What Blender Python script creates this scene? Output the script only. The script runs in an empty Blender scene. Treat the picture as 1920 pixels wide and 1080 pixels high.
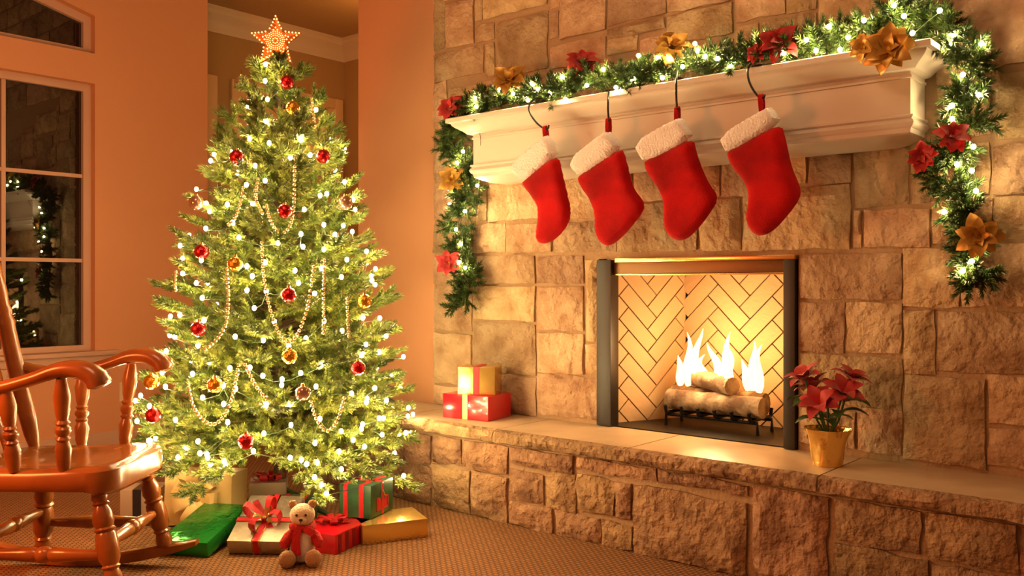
import bpy, bmesh, math, random
from mathutils import Vector, Matrix, noise, geometry

random.seed(11)
PI = math.pi
scene = bpy.context.scene
COL = scene.collection

# ------------------------------------------------------------------ camera, world, lights, exposure
TH = math.atan2(1440, 1680)
CS, SN = math.cos(TH), math.sin(TH)
CAMZ, F, HZ = 1.05, 1680.0, 530.0
cd = bpy.data.cameras.new('camera'); cam = bpy.data.objects.new('camera', cd); COL.objects.link(cam)
cam.location = (0, 0, CAMZ)
cam.rotation_euler = (PI/2, 0, -math.atan2(CS, SN))
cd.sensor_width = 36; cd.lens = F*36/1920; cd.shift_y = -10/1920; cd.clip_start = .02
scene.camera = cam
w = bpy.data.worlds.new('world'); scene.world = w; w.use_nodes = True
bg = w.node_tree.nodes['Background']
bg.inputs[0].default_value = (1.0, .38, .13, 1); bg.inputs[1].default_value = .25
vs = scene.view_settings
vs.view_transform = 'Standard'; vs.look = 'None'; vs.gamma = 1; vs.exposure = 0.0
vs.use_curve_mapping = False

def lamp(name, kind, loc, energy, color, size=.2, target=None):
    l = bpy.data.lights.new(name, kind); l.energy = energy; l.color = color
    if kind == 'AREA': l.size = size
    else: l.shadow_soft_size = size
    o = bpy.data.objects.new(name, l); COL.objects.link(o); o.location = loc
    if target is not None:
        o.rotation_euler = (Vector(target)-Vector(loc)).to_track_quat('-Z', 'Y').to_euler()
    return o
# added fill lights, out of frame: orange for the window wall, a softer one overhead
lamp('window_wall_fill', 'POINT', (.2, 3.2, 1.25), 115, (1, .225, .05), .25)
lamp('overhead_fill', 'AREA', (.7, 2.0, 3.3), 27, (1, .56, .27), 1.0, (3.0, 2.2, .8))

lamp('hall_fill', 'POINT', (4.25, 4.8, 2.7), 9, (1, .42, .10), .12)  # added light, hidden behind the plain wall to brighten the hallway
scene.cycles.max_bounces = 6; scene.cycles.diffuse_bounces = 3; scene.cycles.glossy_bounces = 3; scene.cycles.transparent_max_bounces = 4

# ------------------------------------------------------------------ coordinates
def W(r, f, z=0.):                       # camera right / forward metres -> room
    return Vector((SN*r+CS*f, -CS*r+SN*f, z))
def P(x, y, X=None, Y=None, z=None, d=None):   # point of the photograph on a plane of the room
    a = (x-960)/F; xr = SN*a+CS; yr = -CS*a+SN; b = (HZ-y)/F
    if X is not None: d = X/xr
    elif Y is not None: d = Y/yr
    elif z is not None: d = (z-CAMZ)/b
    return Vector((xr*d, yr*d, CAMZ+b*d))

# ------------------------------------------------------------------ materials
MATS = {}
def mat(name, col=(.8,.8,.8), rough=.5, metal=0., bump=None, var=None, spec=None, emit=None, coat=0, rand=0., sheen=0, trans=0, ior=None, bdist=.01):
    """bump=(scale, strength, detail); var=(scale, colour2, lo, hi)"""
    m = bpy.data.materials.new(name); m.use_nodes = True
    nt = m.node_tree; n = nt.nodes; b = n['Principled BSDF']
    b.inputs['Base Color'].default_value = (*col, 1); b.inputs['Roughness'].default_value = rough
    b.inputs['Metallic'].default_value = metal
    if spec is not None: b.inputs['Specular IOR Level'].default_value = spec
    if coat: b.inputs['Coat Weight'].default_value = coat; b.inputs['Coat Roughness'].default_value = .08
    if sheen: b.inputs['Sheen Weight'].default_value = sheen; b.inputs['Sheen Roughness'].default_value = .5
    if ior: b.inputs['IOR'].default_value = ior
    if trans: b.inputs['Transmission Weight'].default_value = trans
    if emit:
        b.inputs['Emission Color'].default_value = (*emit[0], 1); b.inputs['Emission Strength'].default_value = emit[1]
    out = None
    tc = n.new('ShaderNodeTexCoord')
    if var:
        t = n.new('ShaderNodeTexNoise'); t.inputs['Scale'].default_value = var[0]; t.inputs['Detail'].default_value = 6
        nt.links.new(tc.outputs['Object'], t.inputs['Vector'])
        r = n.new('ShaderNodeMapRange'); r.inputs[1].default_value = var[2]; r.inputs[2].default_value = var[3]
        nt.links.new(t.outputs['Fac'], r.inputs[0])
        x = n.new('ShaderNodeMix'); x.data_type = 'RGBA'
        x.inputs[6].default_value = (*col, 1); x.inputs[7].default_value = (*var[1], 1)
        nt.links.new(r.outputs[0], x.inputs[0]); out = x.outputs[2]
    if rand:
        oi = n.new('ShaderNodeObjectInfo')
        hs = n.new('ShaderNodeHueSaturation')
        mr = n.new('ShaderNodeMapRange'); mr.inputs[3].default_value = 1-rand; mr.inputs[4].default_value = 1+rand
        nt.links.new(oi.outputs['Random'], mr.inputs[0]); nt.links.new(mr.outputs[0], hs.inputs['Value'])
        mm = n.new('ShaderNodeMath'); mm.operation = 'FRACT'; m2 = n.new('ShaderNodeMath'); m2.operation = 'MULTIPLY'; m2.inputs[1].default_value = 7.31
        nt.links.new(oi.outputs['Random'], m2.inputs[0]); nt.links.new(m2.outputs[0], mm.inputs[0])
        mh = n.new('ShaderNodeMapRange'); mh.inputs[3].default_value = .5-rand*.06; mh.inputs[4].default_value = .5+rand*.05
        nt.links.new(mm.outputs[0], mh.inputs[0]); nt.links.new(mh.outputs[0], hs.inputs['Hue'])
        if out: nt.links.new(out, hs.inputs['Color'])
        else: hs.inputs['Color'].default_value = (*col, 1)
        out = hs.outputs[0]
    if out: nt.links.new(out, b.inputs['Base Color'])
    if bump:
        t = n.new('ShaderNodeTexNoise'); t.inputs['Scale'].default_value = bump[0]; t.inputs['Detail'].default_value = bump[2]
        nt.links.new(tc.outputs['Object'], t.inputs['Vector'])
        bm_ = n.new('ShaderNodeBump'); bm_.inputs['Strength'].default_value = bump[1]; bm_.inputs['Distance'].default_value = bdist
        nt.links.new(t.outputs['Fac'], bm_.inputs['Height']); nt.links.new(bm_.outputs[0], b.inputs['Normal'])
    MATS[name] = m
    return m

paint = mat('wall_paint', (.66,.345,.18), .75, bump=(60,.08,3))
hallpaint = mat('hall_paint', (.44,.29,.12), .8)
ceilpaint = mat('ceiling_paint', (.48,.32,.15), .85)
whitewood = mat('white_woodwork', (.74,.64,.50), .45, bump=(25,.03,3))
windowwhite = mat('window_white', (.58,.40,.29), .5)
doorpaint = mat('door_paint', (.74,.54,.30), .5)
glass = mat('night_glass', (.005,.004,.003), .012, ior=1.95)
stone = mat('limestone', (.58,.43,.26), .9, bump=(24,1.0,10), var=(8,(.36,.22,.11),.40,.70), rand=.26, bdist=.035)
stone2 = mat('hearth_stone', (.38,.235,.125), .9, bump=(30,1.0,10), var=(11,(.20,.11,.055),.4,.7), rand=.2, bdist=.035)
slabm = mat('hearth_slab', (.55,.42,.28), .38, bump=(14,.15,5), var=(5,(.44,.33,.21),.4,.7))
mortar = mat('mortar', (.40,.27,.155), .95, bump=(60,.6,6))
wood = mat('maple_wood', (.23,.066,.010), .26, coat=.3, bump=(9,.03,4), var=(5,(.36,.12,.022),.42,.62))
mantel_m = mat('mantel_paint', (.66,.61,.54), .42, bump=(16,.03,3))
needle = mat('tree_needle', (.10,.155,.025), .42, var=(7,(.22,.245,.042),.4,.65), rand=.22)
gneedle = mat('garland_needle', (.035,.085,.02), .45, var=(9,(.08,.13,.026),.4,.65), rand=.25)
bark = mat('bark_wire', (.07,.045,.02), .8)
redball = mat('red_glass', (.50,.006,.012), .09, metal=.75, bump=(260,.25,1), coat=.5)
goldball = mat('gold_glass', (.75,.40,.05), .12, metal=.85, bump=(260,.25,1))
clearball = mat('rose_clear_glass', (.42,.25,.17), .08, metal=.6)
capgold = mat('cap_gold', (.85,.62,.25), .25, metal=1)
bead = mat('pearl_gold_bead', (.85,.66,.34), .22, metal=.7)
bulbm = mat('warm_bulb', (1,.8,.5), .3, emit=((1,.68,.30), 380))
wire = mat('green_wire', (.02,.05,.015), .6)
redfelt = mat('red_plush', (.46,.003,.004), .9, bump=(220,.35,4), sheen=.08, spec=.15, var=(7,(.27,.001,.002),.4,.65))
whiteplush = mat('white_plush', (.84,.80,.80), .95, bump=(120,.8,5), sheen=.4)
iron = mat('black_iron', (.02,.018,.018), .35, metal=.7)
redpetal = mat('red_petal', (.52,.012,.014), .55, sheen=.3, var=(30,(.34,.004,.008),.4,.7))
goldpetal = mat('gold_petal', (.66,.40,.09), .38, metal=.45, var=(30,(.50,.28,.05),.4,.7))
stamen = mat('stamen', (.8,.6,.12), .4)
brass = mat('brass_trim', (.82,.52,.20), .25, metal=1)
firebrick = mat('firebrick', (.55,.38,.21), .8, bump=(40,.3,5), rand=.08)
soot = mat('black_firebox_metal', (.012,.009,.007), .45)
logm = mat('charred_log', (.12,.07,.04), .9, bump=(25,1,6), var=(12,(.35,.27,.18),.45,.65))
flame = mat('flame', (1,.5,.1), .5, emit=((1,.50,.15), 6))
goldwrap = mat('gold_foil_wrap', (.86,.58,.16), .24, metal=.8, bump=(14,.2,3))
paleGold = mat('pale_gold_wrap', (.86,.66,.28), .35, metal=.35, bump=(12,.25,3))
sheer = mat('sheer_gold_ribbon', (.84,.58,.24), .4, metal=.25)
silverwrap = mat('silver_wrap', (.44,.36,.28), .3, metal=.5, bump=(55,.55,4), var=(28,(.48,.38,.28),.52,.56))
redwrap = mat('red_wrap', (.62,.008,.02), .22, coat=.4)
darkred = mat('dark_red_stripe', (.25,.004,.01), .3)
greenfoil = mat('green_foil_wrap', (.03,.34,.05), .18, metal=.6, bump=(18,.5,3))
tartan = mat('dark_green_wrap', (.018,.075,.035), .35, var=(20,(.03,.11,.05),.4,.6))
greywrap = mat('grey_brown_wrap', (.36,.27,.19), .35, metal=.3)
blackrib = mat('black_ribbon', (.012,.01,.014), .35)
redrib = mat('red_ribbon', (.52,.012,.02), .4, bump=(200,.3,3))
bearfur = mat('cream_fur', (.78,.60,.40), .95, bump=(170,.8,4), sheen=.5)
tanfur = mat('tan_fur', (.46,.26,.12), .95, bump=(170,.8,4), sheen=.4)
blackplastic = mat('black_plastic', (.01,.008,.008), .15)
knit = mat('red_knit', (.55,.012,.014), .85, bump=(240,.7,2))
shirt = mat('white_felt', (.80,.70,.62), .9, bump=(150,.4,3))
potfoil = mat('gold_pot_foil', (.85,.56,.17), .18, metal=.9, bump=(20,.6,3))
leafgreen = mat('dark_leaf', (.03,.09,.02), .5)
starplate = mat('star_plate', (.50,.13,.02), .35, metal=.6)
starbulb = mat('star_bulb', (1,.7,.3), .3, emit=((1,.50,.14), 4))
plate = mat('outlet_plate', (.72,.58,.44), .4)

# herring carpet: short dark dashes in rows
m = bpy.data.materials.new('woven_carpet'); m.use_nodes = True
nt = m.node_tree; n = nt.nodes; b = n['Principled BSDF']; b.inputs['Roughness'].default_value = .95
tc = n.new('ShaderNodeTexCoord'); mp = n.new('ShaderNodeMapping')
mp.inputs['Rotation'].default_value = (0, 0, math.radians(8)); nt.links.new(tc.outputs['Object'], mp.inputs['Vector'])
br = n.new('ShaderNodeTexBrick'); nt.links.new(mp.outputs[0], br.inputs['Vector'])
br.inputs['Scale'].default_value = 1.0; br.inputs['Brick Width'].default_value = .024; br.inputs['Row Height'].default_value = .018
br.inputs['Mortar Size'].default_value = .0035; br.inputs['Mortar Smooth'].default_value = .6
br.inputs['Color1'].default_value = (.33,.155,.055,1); br.inputs['Color2'].default_value = (.29,.132,.045,1); br.inputs['Mortar'].default_value = (.105,.042,.013,1)
nt.links.new(br.outputs['Color'], b.inputs['Base Color'])
bp = n.new('ShaderNodeBump'); bp.inputs['Strength'].default_value = .8; bp.inputs['Distance'].default_value = .006; bp.invert = True
nt.links.new(br.outputs['Fac'], bp.inputs['Height']); nt.links.new(bp.outputs[0], b.inputs['Normal'])
carpet = m

# ------------------------------------------------------------------ mesh builder
class MB:
    def __init__(s): s.v = []; s.f = []; s.mi = []; s.cur = 0
    def add(s, vs_, fs):
        k = len(s.v); s.v += [tuple(p) for p in vs_]
        for q in fs: s.f.append([i+k for i in q]); s.mi.append(s.cur)
    def box(s, lo, hi):
        x0,y0,z0 = lo; x1,y1,z1 = hi
        s.add([(x0,y0,z0),(x1,y0,z0),(x1,y1,z0),(x0,y1,z0),(x0,y0,z1),(x1,y0,z1),(x1,y1,z1),(x0,y1,z1)],
              [(0,3,2,1),(4,5,6,7),(0,1,5,4),(1,2,6,5),(2,3,7,6),(3,0,4,7)])
    def bbox(s, lo, hi, r):          # bevelled box
        bm = bmesh.new(); bmesh.ops.create_cube(bm, size=1)
        c = [(a+b_)/2 for a, b_ in zip(lo, hi)]; d = [b_-a for a, b_ in zip(lo, hi)]
        for v in bm.verts: v.co = Vector([c[i]+v.co[i]*d[i] for i in range(3)])
        bmesh.ops.bevel(bm, geom=bm.edges[:], offset=r, segments=2, affect='EDGES', profile=.6)
        s.bm(bm)
    def bm(s, bm):
        bm.verts.index_update()
        s.add([v.co[:] for v in bm.verts], [[v.index for v in f.verts] for f in bm.faces]); bm.free()
    def rings(s, rings, caps=True, closed=False):
        nn = len(rings[0]); fs = []
        for i in range(len(rings)-1 + (1 if closed else 0)):
            a = i*nn; b_ = ((i+1) % len(rings))*nn
            for j in range(nn):
                k = (j+1) % nn; fs.append((a+j, a+k, b_+k, b_+j))
        if caps and not closed:
            fs.append(tuple(range(nn))[::-1]); fs.append(tuple(range((len(rings)-1)*nn, len(rings)*nn)))
        s.add([p for r in rings for p in r], fs)
    def tube(s, pts, rad, seg=8, sx=1., up=None, caps=True):
        pts = [Vector(p) for p in pts]; R = []; prev = None
        for i, p in enumerate(pts):
            t = (pts[min(i+1, len(pts)-1)]-pts[max(i-1, 0)])
            if t.length < 1e-9: t = Vector((0,0,1))
            t.normalize()
            u = Vector(up) if up is not None else (prev if prev is not None else (Vector((0,0,1)) if abs(t.z) < .9 else Vector((1,0,0))))
            a = u - t*u.dot(t)
            if a.length < 1e-6: a = t.orthogonal()
            a.normalize(); c = t.cross(a); prev = a
            r = rad[i] if isinstance(rad, (list, tuple)) else rad
            ra, rc = (r if not isinstance(r, tuple) else r[0]), (r*sx if not isinstance(r, tuple) else r[1])
            R.append([p + a*(ra*math.cos(2*PI*j/seg)) + c*(rc*math.sin(2*PI*j/seg)) for j in range(seg)])
        s.rings(R, caps)
    def turned(s, p0, p1, prof, seg=14):      # lathe profile [(t, r)] along p0 -> p1
        p0, p1 = Vector(p0), Vector(p1)
        s.tube([p0.lerp(p1, t) for t, r in prof], [r for t, r in prof], seg, up=(.31,.87,.1))
    def ribbon(s, pts, wdir, wid, th=.0015):
        pts = [Vector(p) for p in pts]; R = []
        for i, p in enumerate(pts):
            t = (pts[min(i+1, len(pts)-1)]-pts[max(i-1, 0)]).normalized()
            wd = Vector(wdir[i] if isinstance(wdir, list) else wdir)
            wd = (wd - t*wd.dot(t)); wd.normalize(); nn = t.cross(wd)
            ww = wid[i] if isinstance(wid, list) else wid
            R.append([p+wd*ww/2+nn*th, p-wd*ww/2+nn*th, p-wd*ww/2-nn*th, p+wd*ww/2-nn*th])
        s.rings(R)
    def ball(s, c, r, seg=14, rings=9, sc=(1,1,1), rot=None):
        vs_ = []; fs = []
        def pt(x, y, z):
            v = Vector((x*sc[0], y*sc[1], z*sc[2]))*r
            if rot: v = rot @ v
            return v+Vector(c)
        vs_.append(pt(0,0,1))
        for i in range(1, rings):
            a = PI*i/rings
            for j in range(seg): vs_.append(pt(math.sin(a)*math.cos(2*PI*j/seg), math.sin(a)*math.sin(2*PI*j/seg), math.cos(a)))
        vs_.append(pt(0,0,-1)); L = len(vs_)-1
        for j in range(seg):
            k = (j+1) % seg
            fs.append((0, 1+j, 1+k))
            for i in range(rings-2): a = 1+i*seg; fs.append((a+j, a+seg+j, a+seg+k, a+k))
            a = 1+(rings-2)*seg; fs.append((L, a+k, a+j))
        s.add(vs_, fs)
    def mesh(s, name, mats, smooth=True, off=None):
        me = bpy.data.meshes.new(name)
        vs_ = s.v if off is None else [tuple(Vector(p)-off) for p in s.v]
        me.from_pydata(vs_, [], s.f)
        for m_ in (mats if isinstance(mats, (list, tuple)) else [mats]): me.materials.append(m_)
        if any(s.mi): me.polygons.foreach_set('material_index', s.mi)
        me.polygons.foreach_set('use_smooth', [smooth]*len(me.polygons))
        if smooth: 
            try: me.set_sharp_from_angle(angle=math.radians(38))
            except Exception: pass
        me.update(); return me
    def build(s, name, mats, parent=None, smooth=True, world=True):
        off = parent.matrix_basis.translation.copy() if (parent is not None and world) else None
        pp = parent
        if off is not None:
            while pp.parent: pp = pp.parent; off = off + pp.matrix_basis.translation
        return link(name, s.mesh(name, mats, smooth, off), parent)

def link(name, me, parent=None):
    o = bpy.data.objects.new(name, me); COL.objects.link(o)
    if parent is not None: o.parent = parent
    return o
def thing(name, label, cat, loc=(0,0,0), rot=None, group=None):
    o = bpy.data.objects.new(name, None); COL.objects.link(o); o.location = loc; o.empty_display_size = .05
    if rot is not None: o.rotation_euler = rot
    return tag(o, label, cat, group)
def tag(o, label=None, cat=None, group=None, kind=None):
    if label: o['label'] = label
    if cat: o['category'] = cat
    if group: o['group'] = group
    if kind: o['kind'] = kind
    return o
def struct(o, label=None): 
    o['kind'] = 'structure'
    if label: o['label'] = label
    return o

def puffy(outline, T, res, front_only=False, edge=None):
    """a cushion-like solid from a 2D outline: returns verts (u, v, h) and faces; T half thickness"""
    pts = [Vector(p) for p in outline]; bd = []
    for i, p in enumerate(pts):
        q = pts[(i+1) % len(pts)]; k = max(1, int((q-p).length/res))
        for j in range(k): bd.append(p.lerp(q, j/k))
    nb = len(bd)
    def inside(p):
        c = False; j = nb-1
        for i in range(nb):
            a, b_ = bd[i], bd[j]
            if (a.y > p.y) != (b_.y > p.y) and p.x < (b_.x-a.x)*(p.y-a.y)/(b_.y-a.y)+a.x: c = not c
            j = i
        return c
    def dist(p):
        best = 9
        for i in range(nb):
            a, b_ = bd[i], bd[(i+1) % nb]; ab = b_-a; L2 = ab.length_squared
            t = max(0, min(1, (p-a).dot(ab)/L2)) if L2 > 0 else 0
            best = min(best, (p-(a+ab*t)).length)
        return best
    xs = [p.x for p in bd]; ys = [p.y for p in bd]; inn = []
    y = min(ys); row = 0
    while y < max(ys):
        x = min(xs)+(res/2 if row % 2 else 0)
        while x < max(xs):
            p = Vector((x, y))
            if inside(p) and dist(p) > res*.45: inn.append(p)
            x += res
        y += res*.87; row += 1
    r = geometry.delaunay_2d_cdt(bd+inn, [(i, (i+1) % nb) for i in range(nb)], [list(range(nb))], 1, 1e-6)
    V, Fc = r[0], r[2]
    E = edge or T*1.6
    hs = []
    for p in V:
        d = dist(p); t = min(1, d/E); hs.append(T*math.sqrt(max(0, 1-(1-t)**2)))
    vs_ = [(p.x, p.y, h) for p, h in zip(V, hs)]+[(p.x, p.y, -h) for p, h in zip(V, hs)]
    N_ = len(V); fs = []
    for f in Fc: fs.append(tuple(f)); fs.append(tuple(i+N_ for i in reversed(f)))
    return vs_, fs

def smooth_poly(pts, it=2, keep=()):
    pts = [Vector(p) for p in pts]
    for _ in range(it):
        o = []
        for i, p in enumerate(pts):
            q = pts[(i+1) % len(pts)]; o += [p.lerp(q, .25), p.lerp(q, .75)]
        pts = o
    return pts
def spline(pts, k=6):
    pts = [Vector(p) for p in pts]; out = []
    for i in range(len(pts)-1):
        a, b_, c, d = pts[max(i-1,0)], pts[i], pts[i+1], pts[min(i+2, len(pts)-1)]
        for j in range(k):
            t = j/k
            out.append(.5*((2*b_)+(c-a)*t+(2*a-5*b_+4*c-d)*t*t+(3*b_-a-3*c+d)*t**3))
    out.append(pts[-1]); return out

# ------------------------------------------------------------------ the room
XS = 3.325            # stone wall face
YA = 5.48             # window wall face
XH = 2.94; ZH = .405  # hearth front, hearth top
mb = MB(); mb.add([(-2,-3,0),(5,-3,0),(5,6.3,0),(-2,6.3,0)], [(0,1,2,3)]); struct(mb.build('floor', carpet, smooth=False), 'brown woven carpet with rows of dark dashes')

# window wall with two openings
WX0, WX1, WZ0, WZ1 = 1.50, 2.49, .635, 2.262      # lower window opening
TZ0 = 2.445
def tz(x): return 2.675+(2.49-x)*.262               # sloped head of the upper window
mb = MB(); TW = .16
mb.box((-2,YA,0),(WX0,YA+TW,4.2)); mb.box((WX1,YA,0),(3.245,YA+TW,4.2))
mb.box((WX0,YA,0),(WX1,YA+TW,WZ0)); mb.box((WX0,YA,WZ1),(WX1,YA+TW,TZ0))
mb.add([(WX0,YA,tz(WX0)),(WX1,YA,tz(WX1)),(WX1,YA,4.2),(WX0,YA,4.2),(WX0,YA+TW,tz(WX0)),(WX1,YA+TW,tz(WX1)),(WX1,YA+TW,4.2),(WX0,YA+TW,4.2)],
       [(0,1,2,3),(4,7,6,5),(0,4,5,1),(2,6,7,3)])
wl = struct(mb.build('wall_left', paint, smooth=False), 'orange lit plaster wall with the windows')

def bars(name, parent, boxes, m_):
    for lo, hi in boxes:
        q = MB(); q.box(lo, hi); q.build(name, m_, parent, smooth=False)
w1 = bpy.data.objects.new('window_1', None); COL.objects.link(w1); w1.location = (2, YA+.07, WZ0); struct(w1, 'tall dark window with white muntins reflecting the mantel')
yf0, yf1 = YA+.055, YA+.12
fw = .045
q = MB()
q.box((WX0,yf0,WZ0),(WX0+fw,yf1,WZ1)); q.box((WX1-fw,yf0,WZ0),(WX1,yf1,WZ1)); q.box((WX0+fw,yf0,WZ0),(WX1-fw,yf1,WZ0+.035)); q.box((WX0+fw,yf0,WZ1-fw),(WX1-fw,yf1,WZ1))
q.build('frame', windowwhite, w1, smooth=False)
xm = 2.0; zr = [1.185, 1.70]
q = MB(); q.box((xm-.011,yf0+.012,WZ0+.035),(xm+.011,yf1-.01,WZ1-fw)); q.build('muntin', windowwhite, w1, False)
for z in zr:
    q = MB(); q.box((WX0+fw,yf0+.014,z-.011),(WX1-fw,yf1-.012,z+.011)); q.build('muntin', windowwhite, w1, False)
zz = [WZ0+.035]+zr+[WZ1-fw]
for xa, xb in ((WX0+fw, xm), (xm, WX1-fw)):
    for i in range(3):
        q = MB(); q.box((xa,yf0+.03,zz[i]),(xb,yf0+.038,zz[i+1])); q.build('pane', glass, w1, False)
q = MB(); q.bbox((WX0-.1,YA-.06,WZ0-.025),(WX1+.13,YA+.055,WZ0+.002),.006); q.build('sill', windowwhite, w1)
q = MB(); q.bbox((WX0-.06,YA-.03,WZ0-.075),(WX1+.09,YA+.001,WZ0-.025),.008); q.bbox((WX0-.06,YA-.018,WZ0-.14),(WX1+.08,YA+.001,WZ0-.075),.006); q.build('apron', windowwhite, w1)
w2 = bpy.data.objects.new('window_2', None); COL.objects.link(w2); w2.location = (2, YA+.07, TZ0); struct(w2, 'dark sloped transom window above the tall window')
q = MB()
def quad_prism(q, pts, y0, y1):
    k = len(pts); q.add([(x,y0,z) for x,z in pts]+[(x,y1,z) for x,z in pts], [tuple(range(k)), tuple(range(2*k-1,k-1,-1))]+[((i+1)%k,i,k+i,k+(i+1)%k) for i in range(k)])
a, c = WX0, WX1
quad_prism(q, [(a,TZ0),(c,TZ0),(c,TZ0+.035),(a,TZ0+.035)], yf0, yf1)
quad_prism(q, [(c-fw,TZ0+.035),(c,TZ0+.035),(c,tz(c)-.05),(c-fw,tz(c-fw)-.05)], yf0, yf1)
quad_prism(q, [(a,TZ0+.035),(a+fw,TZ0+.035),(a+fw,tz(a+fw)-.05),(a,tz(a)-.05)], yf0, yf1)
quad_prism(q, [(a,tz(a)-.05),(c,tz(c)-.05),(c,tz(c)),(a,tz(a))], yf0, yf1)
q.build('frame', windowwhite, w2, False)
q = MB(); quad_prism(q, [(a+fw,TZ0+.035),(c-fw,TZ0+.035),(c-fw,tz(c-fw)-.05),(a+fw,tz(a+fw)-.05)], yf0+.03, yf0+.038); q.build('pane', glass, w2, False)

q = MB(); q.box((-2,YA-.016,0),(3.245,YA,.115)); q.box((-2,YA-.010,.115),(3.245,YA,.135)); struct(q.build('baseboard_left', windowwhite, smooth=False), 'white baseboard along the window wall')

# hallway behind the tree
YB, XB, ZC = 6.05, 4.86, 3.09
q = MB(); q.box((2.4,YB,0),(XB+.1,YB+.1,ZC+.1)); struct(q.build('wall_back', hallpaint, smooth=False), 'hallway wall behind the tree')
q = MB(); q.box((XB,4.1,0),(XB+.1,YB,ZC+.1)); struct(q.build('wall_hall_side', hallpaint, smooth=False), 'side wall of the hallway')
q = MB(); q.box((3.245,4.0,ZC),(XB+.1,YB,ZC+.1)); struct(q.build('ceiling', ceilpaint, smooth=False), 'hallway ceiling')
prof = [(0,0),(.012,0),(.022,.02),(.03,.03),(.04,.055),(.065,.085),(.095,.105),(.105,.115),(.105,.13),(.115,.14),(.115,.17),(0,.17)]
q = MB()
R = []
for yy, xx in ((None, 3.0), (None, XB)):
    R.append([(xx-(p if xx == XB else 0), YB-p, ZC-.17+h) for p, h in prof])
R.append([(XB-p, 4.1, ZC-.17+h) for p, h in prof])
q.rings(R); struct(q.build('trim_1', whitewood), 'white crown moulding of the hallway')
def panel_door(name, x0, x1, ztop, label, panels):
    d_ = bpy.data.objects.new(name, None); COL.objects.link(d_); d_.location = ((x0+x1)/2, YB, 0); struct(d_, label)
    cw = .085
    for bx in (((x0,YB-.03,0),(x0+cw,YB,ztop)), ((x1-cw,YB-.03,0),(x1,YB,ztop)), ((x0+cw,YB-.03,ztop-cw),(x1-cw,YB,ztop))):
        q = MB(); q.bbox(*bx, .008); q.build('casing', doorpaint, d_)
    k = panels; ww = (x1-x0-2*cw)/k
    for i in range(k):
        xa = x0+cw+i*ww
        q = MB(); q.box((xa+.003,YB-.014,0),(xa+ww-.003,YB,ztop-cw)); lf = q.build('leaf', doorpaint, d_, False)
        for za, zb in ((.15,1.0),(1.15,ztop-cw-.12)):
            q = MB(); q.bbox((xa+.09,YB-.024,za),(xa+ww-.09,YB-.012,zb),.01); q.build('panel', doorpaint, lf)
panel_door('door_1', 3.77, 4.83, 2.595, 'pale double door with panels behind the tree', 2)
panel_door('door_2', 2.72, 3.65, 2.595, 'pale door half hidden by the window wall', 1)

# plain wall beside the stones + header
q = MB(); q.box((3.40,3.38,0),(3.55,4.10,4.2)); q.box((3.40,4.10,3.09+.1),(3.55,YA,4.2)); struct(q.build('wall_pier', paint, smooth=False), 'plain plaster wall between tree and stones')

# ------------------------------------------------------------------ stone wall
OY0, OY1, OZ1 = P(1490,500,X=XS).y, P(1120,500,X=XS).y, 1.152
q = MB(); t0, t1 = XS+.022, XS+.5
q.box((t0,-1.6,0),(t1,OY0-.005,4.2)); q.box((t0,OY1+.005,0),(3.40+.05,3.41,4.2)); q.box((t0,OY0-.005,OZ1+.005),(t1,OY1+.005,4.2)); q.box((t0,OY0-.005,0),(t1,OY1+.005,ZH-.002))
wr = struct(q.build('wall_right', mortar, smooth=False), 'pale limestone chimney wall')

def stone_mesh(y0, y1, z0, z1, X, depth=.03, rough=.017, seed=0, jit=.009):
    """a split-faced block: front face at about X looking to -X"""
    wy, wz = y1-y0, z1-z0
    ny, nz = max(3, min(10, int(wy/.035))), max(3, min(9, int(wz/.035)))
    vs_ = []; fs = []
    off = Vector((seed*3.17, seed*1.71, seed*.93))
    for k in range(nz+1):
        for j in range(ny+1):
            u, v = j/ny, k/nz
            y, z = y0+wy*u, z0+wz*v
            ed = min(u*wy, (1-u)*wy, v*wz, (1-v)*wz)
            border = (j in (0, ny)) or (k in (0, nz))
            nn = noise.noise(Vector((y*9, z*9, 0))+off)+.5*noise.noise(Vector((y*22, z*22, 3))+off)
            x = X - rough*nn
            if border:
                x = X+.015+.005*nn
                y += jit*noise.noise(Vector((z*14, j*3.1, 5))+off); z += jit*noise.noise(Vector((y*14, k*2.7, 9))+off)
            elif ed < .02: x += .002
            vs_.append((x, y, z))
    for k in range(nz):
        for j in range(ny):
            a_ = k*(ny+1)+j; fs.append((a_, a_+ny+1, a_+ny+2, a_+1))
    ring = [j for j in range(ny+1)]+[(k)*(ny+1)+ny for k in range(1, nz+1)]+[nz*(ny+1)+j for j in range(ny-1,-1,-1)]+[k*(ny+1) for k in range(nz-1,0,-1)]
    base = len(vs_)
    for i in ring: vs_.append((X+depth, vs_[i][1], vs_[i][2]))
    L = len(ring)
    for i in range(L): fs.append((ring[i], ring[(i+1) % L], base+(i+1) % L, base+i))
    b_ = MB(); b_.add(vs_, fs); return b_
SC = [0]
def put_stone(y0, y1, z0, z1, X, parent, m_, **kw):
    SC[0] += 1; rnd = random.Random(SC[0])
    b_ = stone_mesh(min(y0,y1), max(y0,y1), min(z0,z1), max(z0,z1), X - rnd.uniform(-.003,.006), seed=SC[0], **kw)
    return b_.build('stone', m_, parent)
def px_stone(x0, x1, yt, yb, X, parent, m_, zmin=None, **kw):
    xc = (x0+x1)/2
    Y0, Y1 = P(x1,0,X=X).y, P(x0,0,X=X).y
    zt, zb = P(xc,yt,X=X).z, P(xc,yb,X=X).z
    if zmin is not None: zb = max(zb, zmin)
    put_stone(Y0, Y1, zb, zt, X, parent, m_, **kw)
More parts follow.
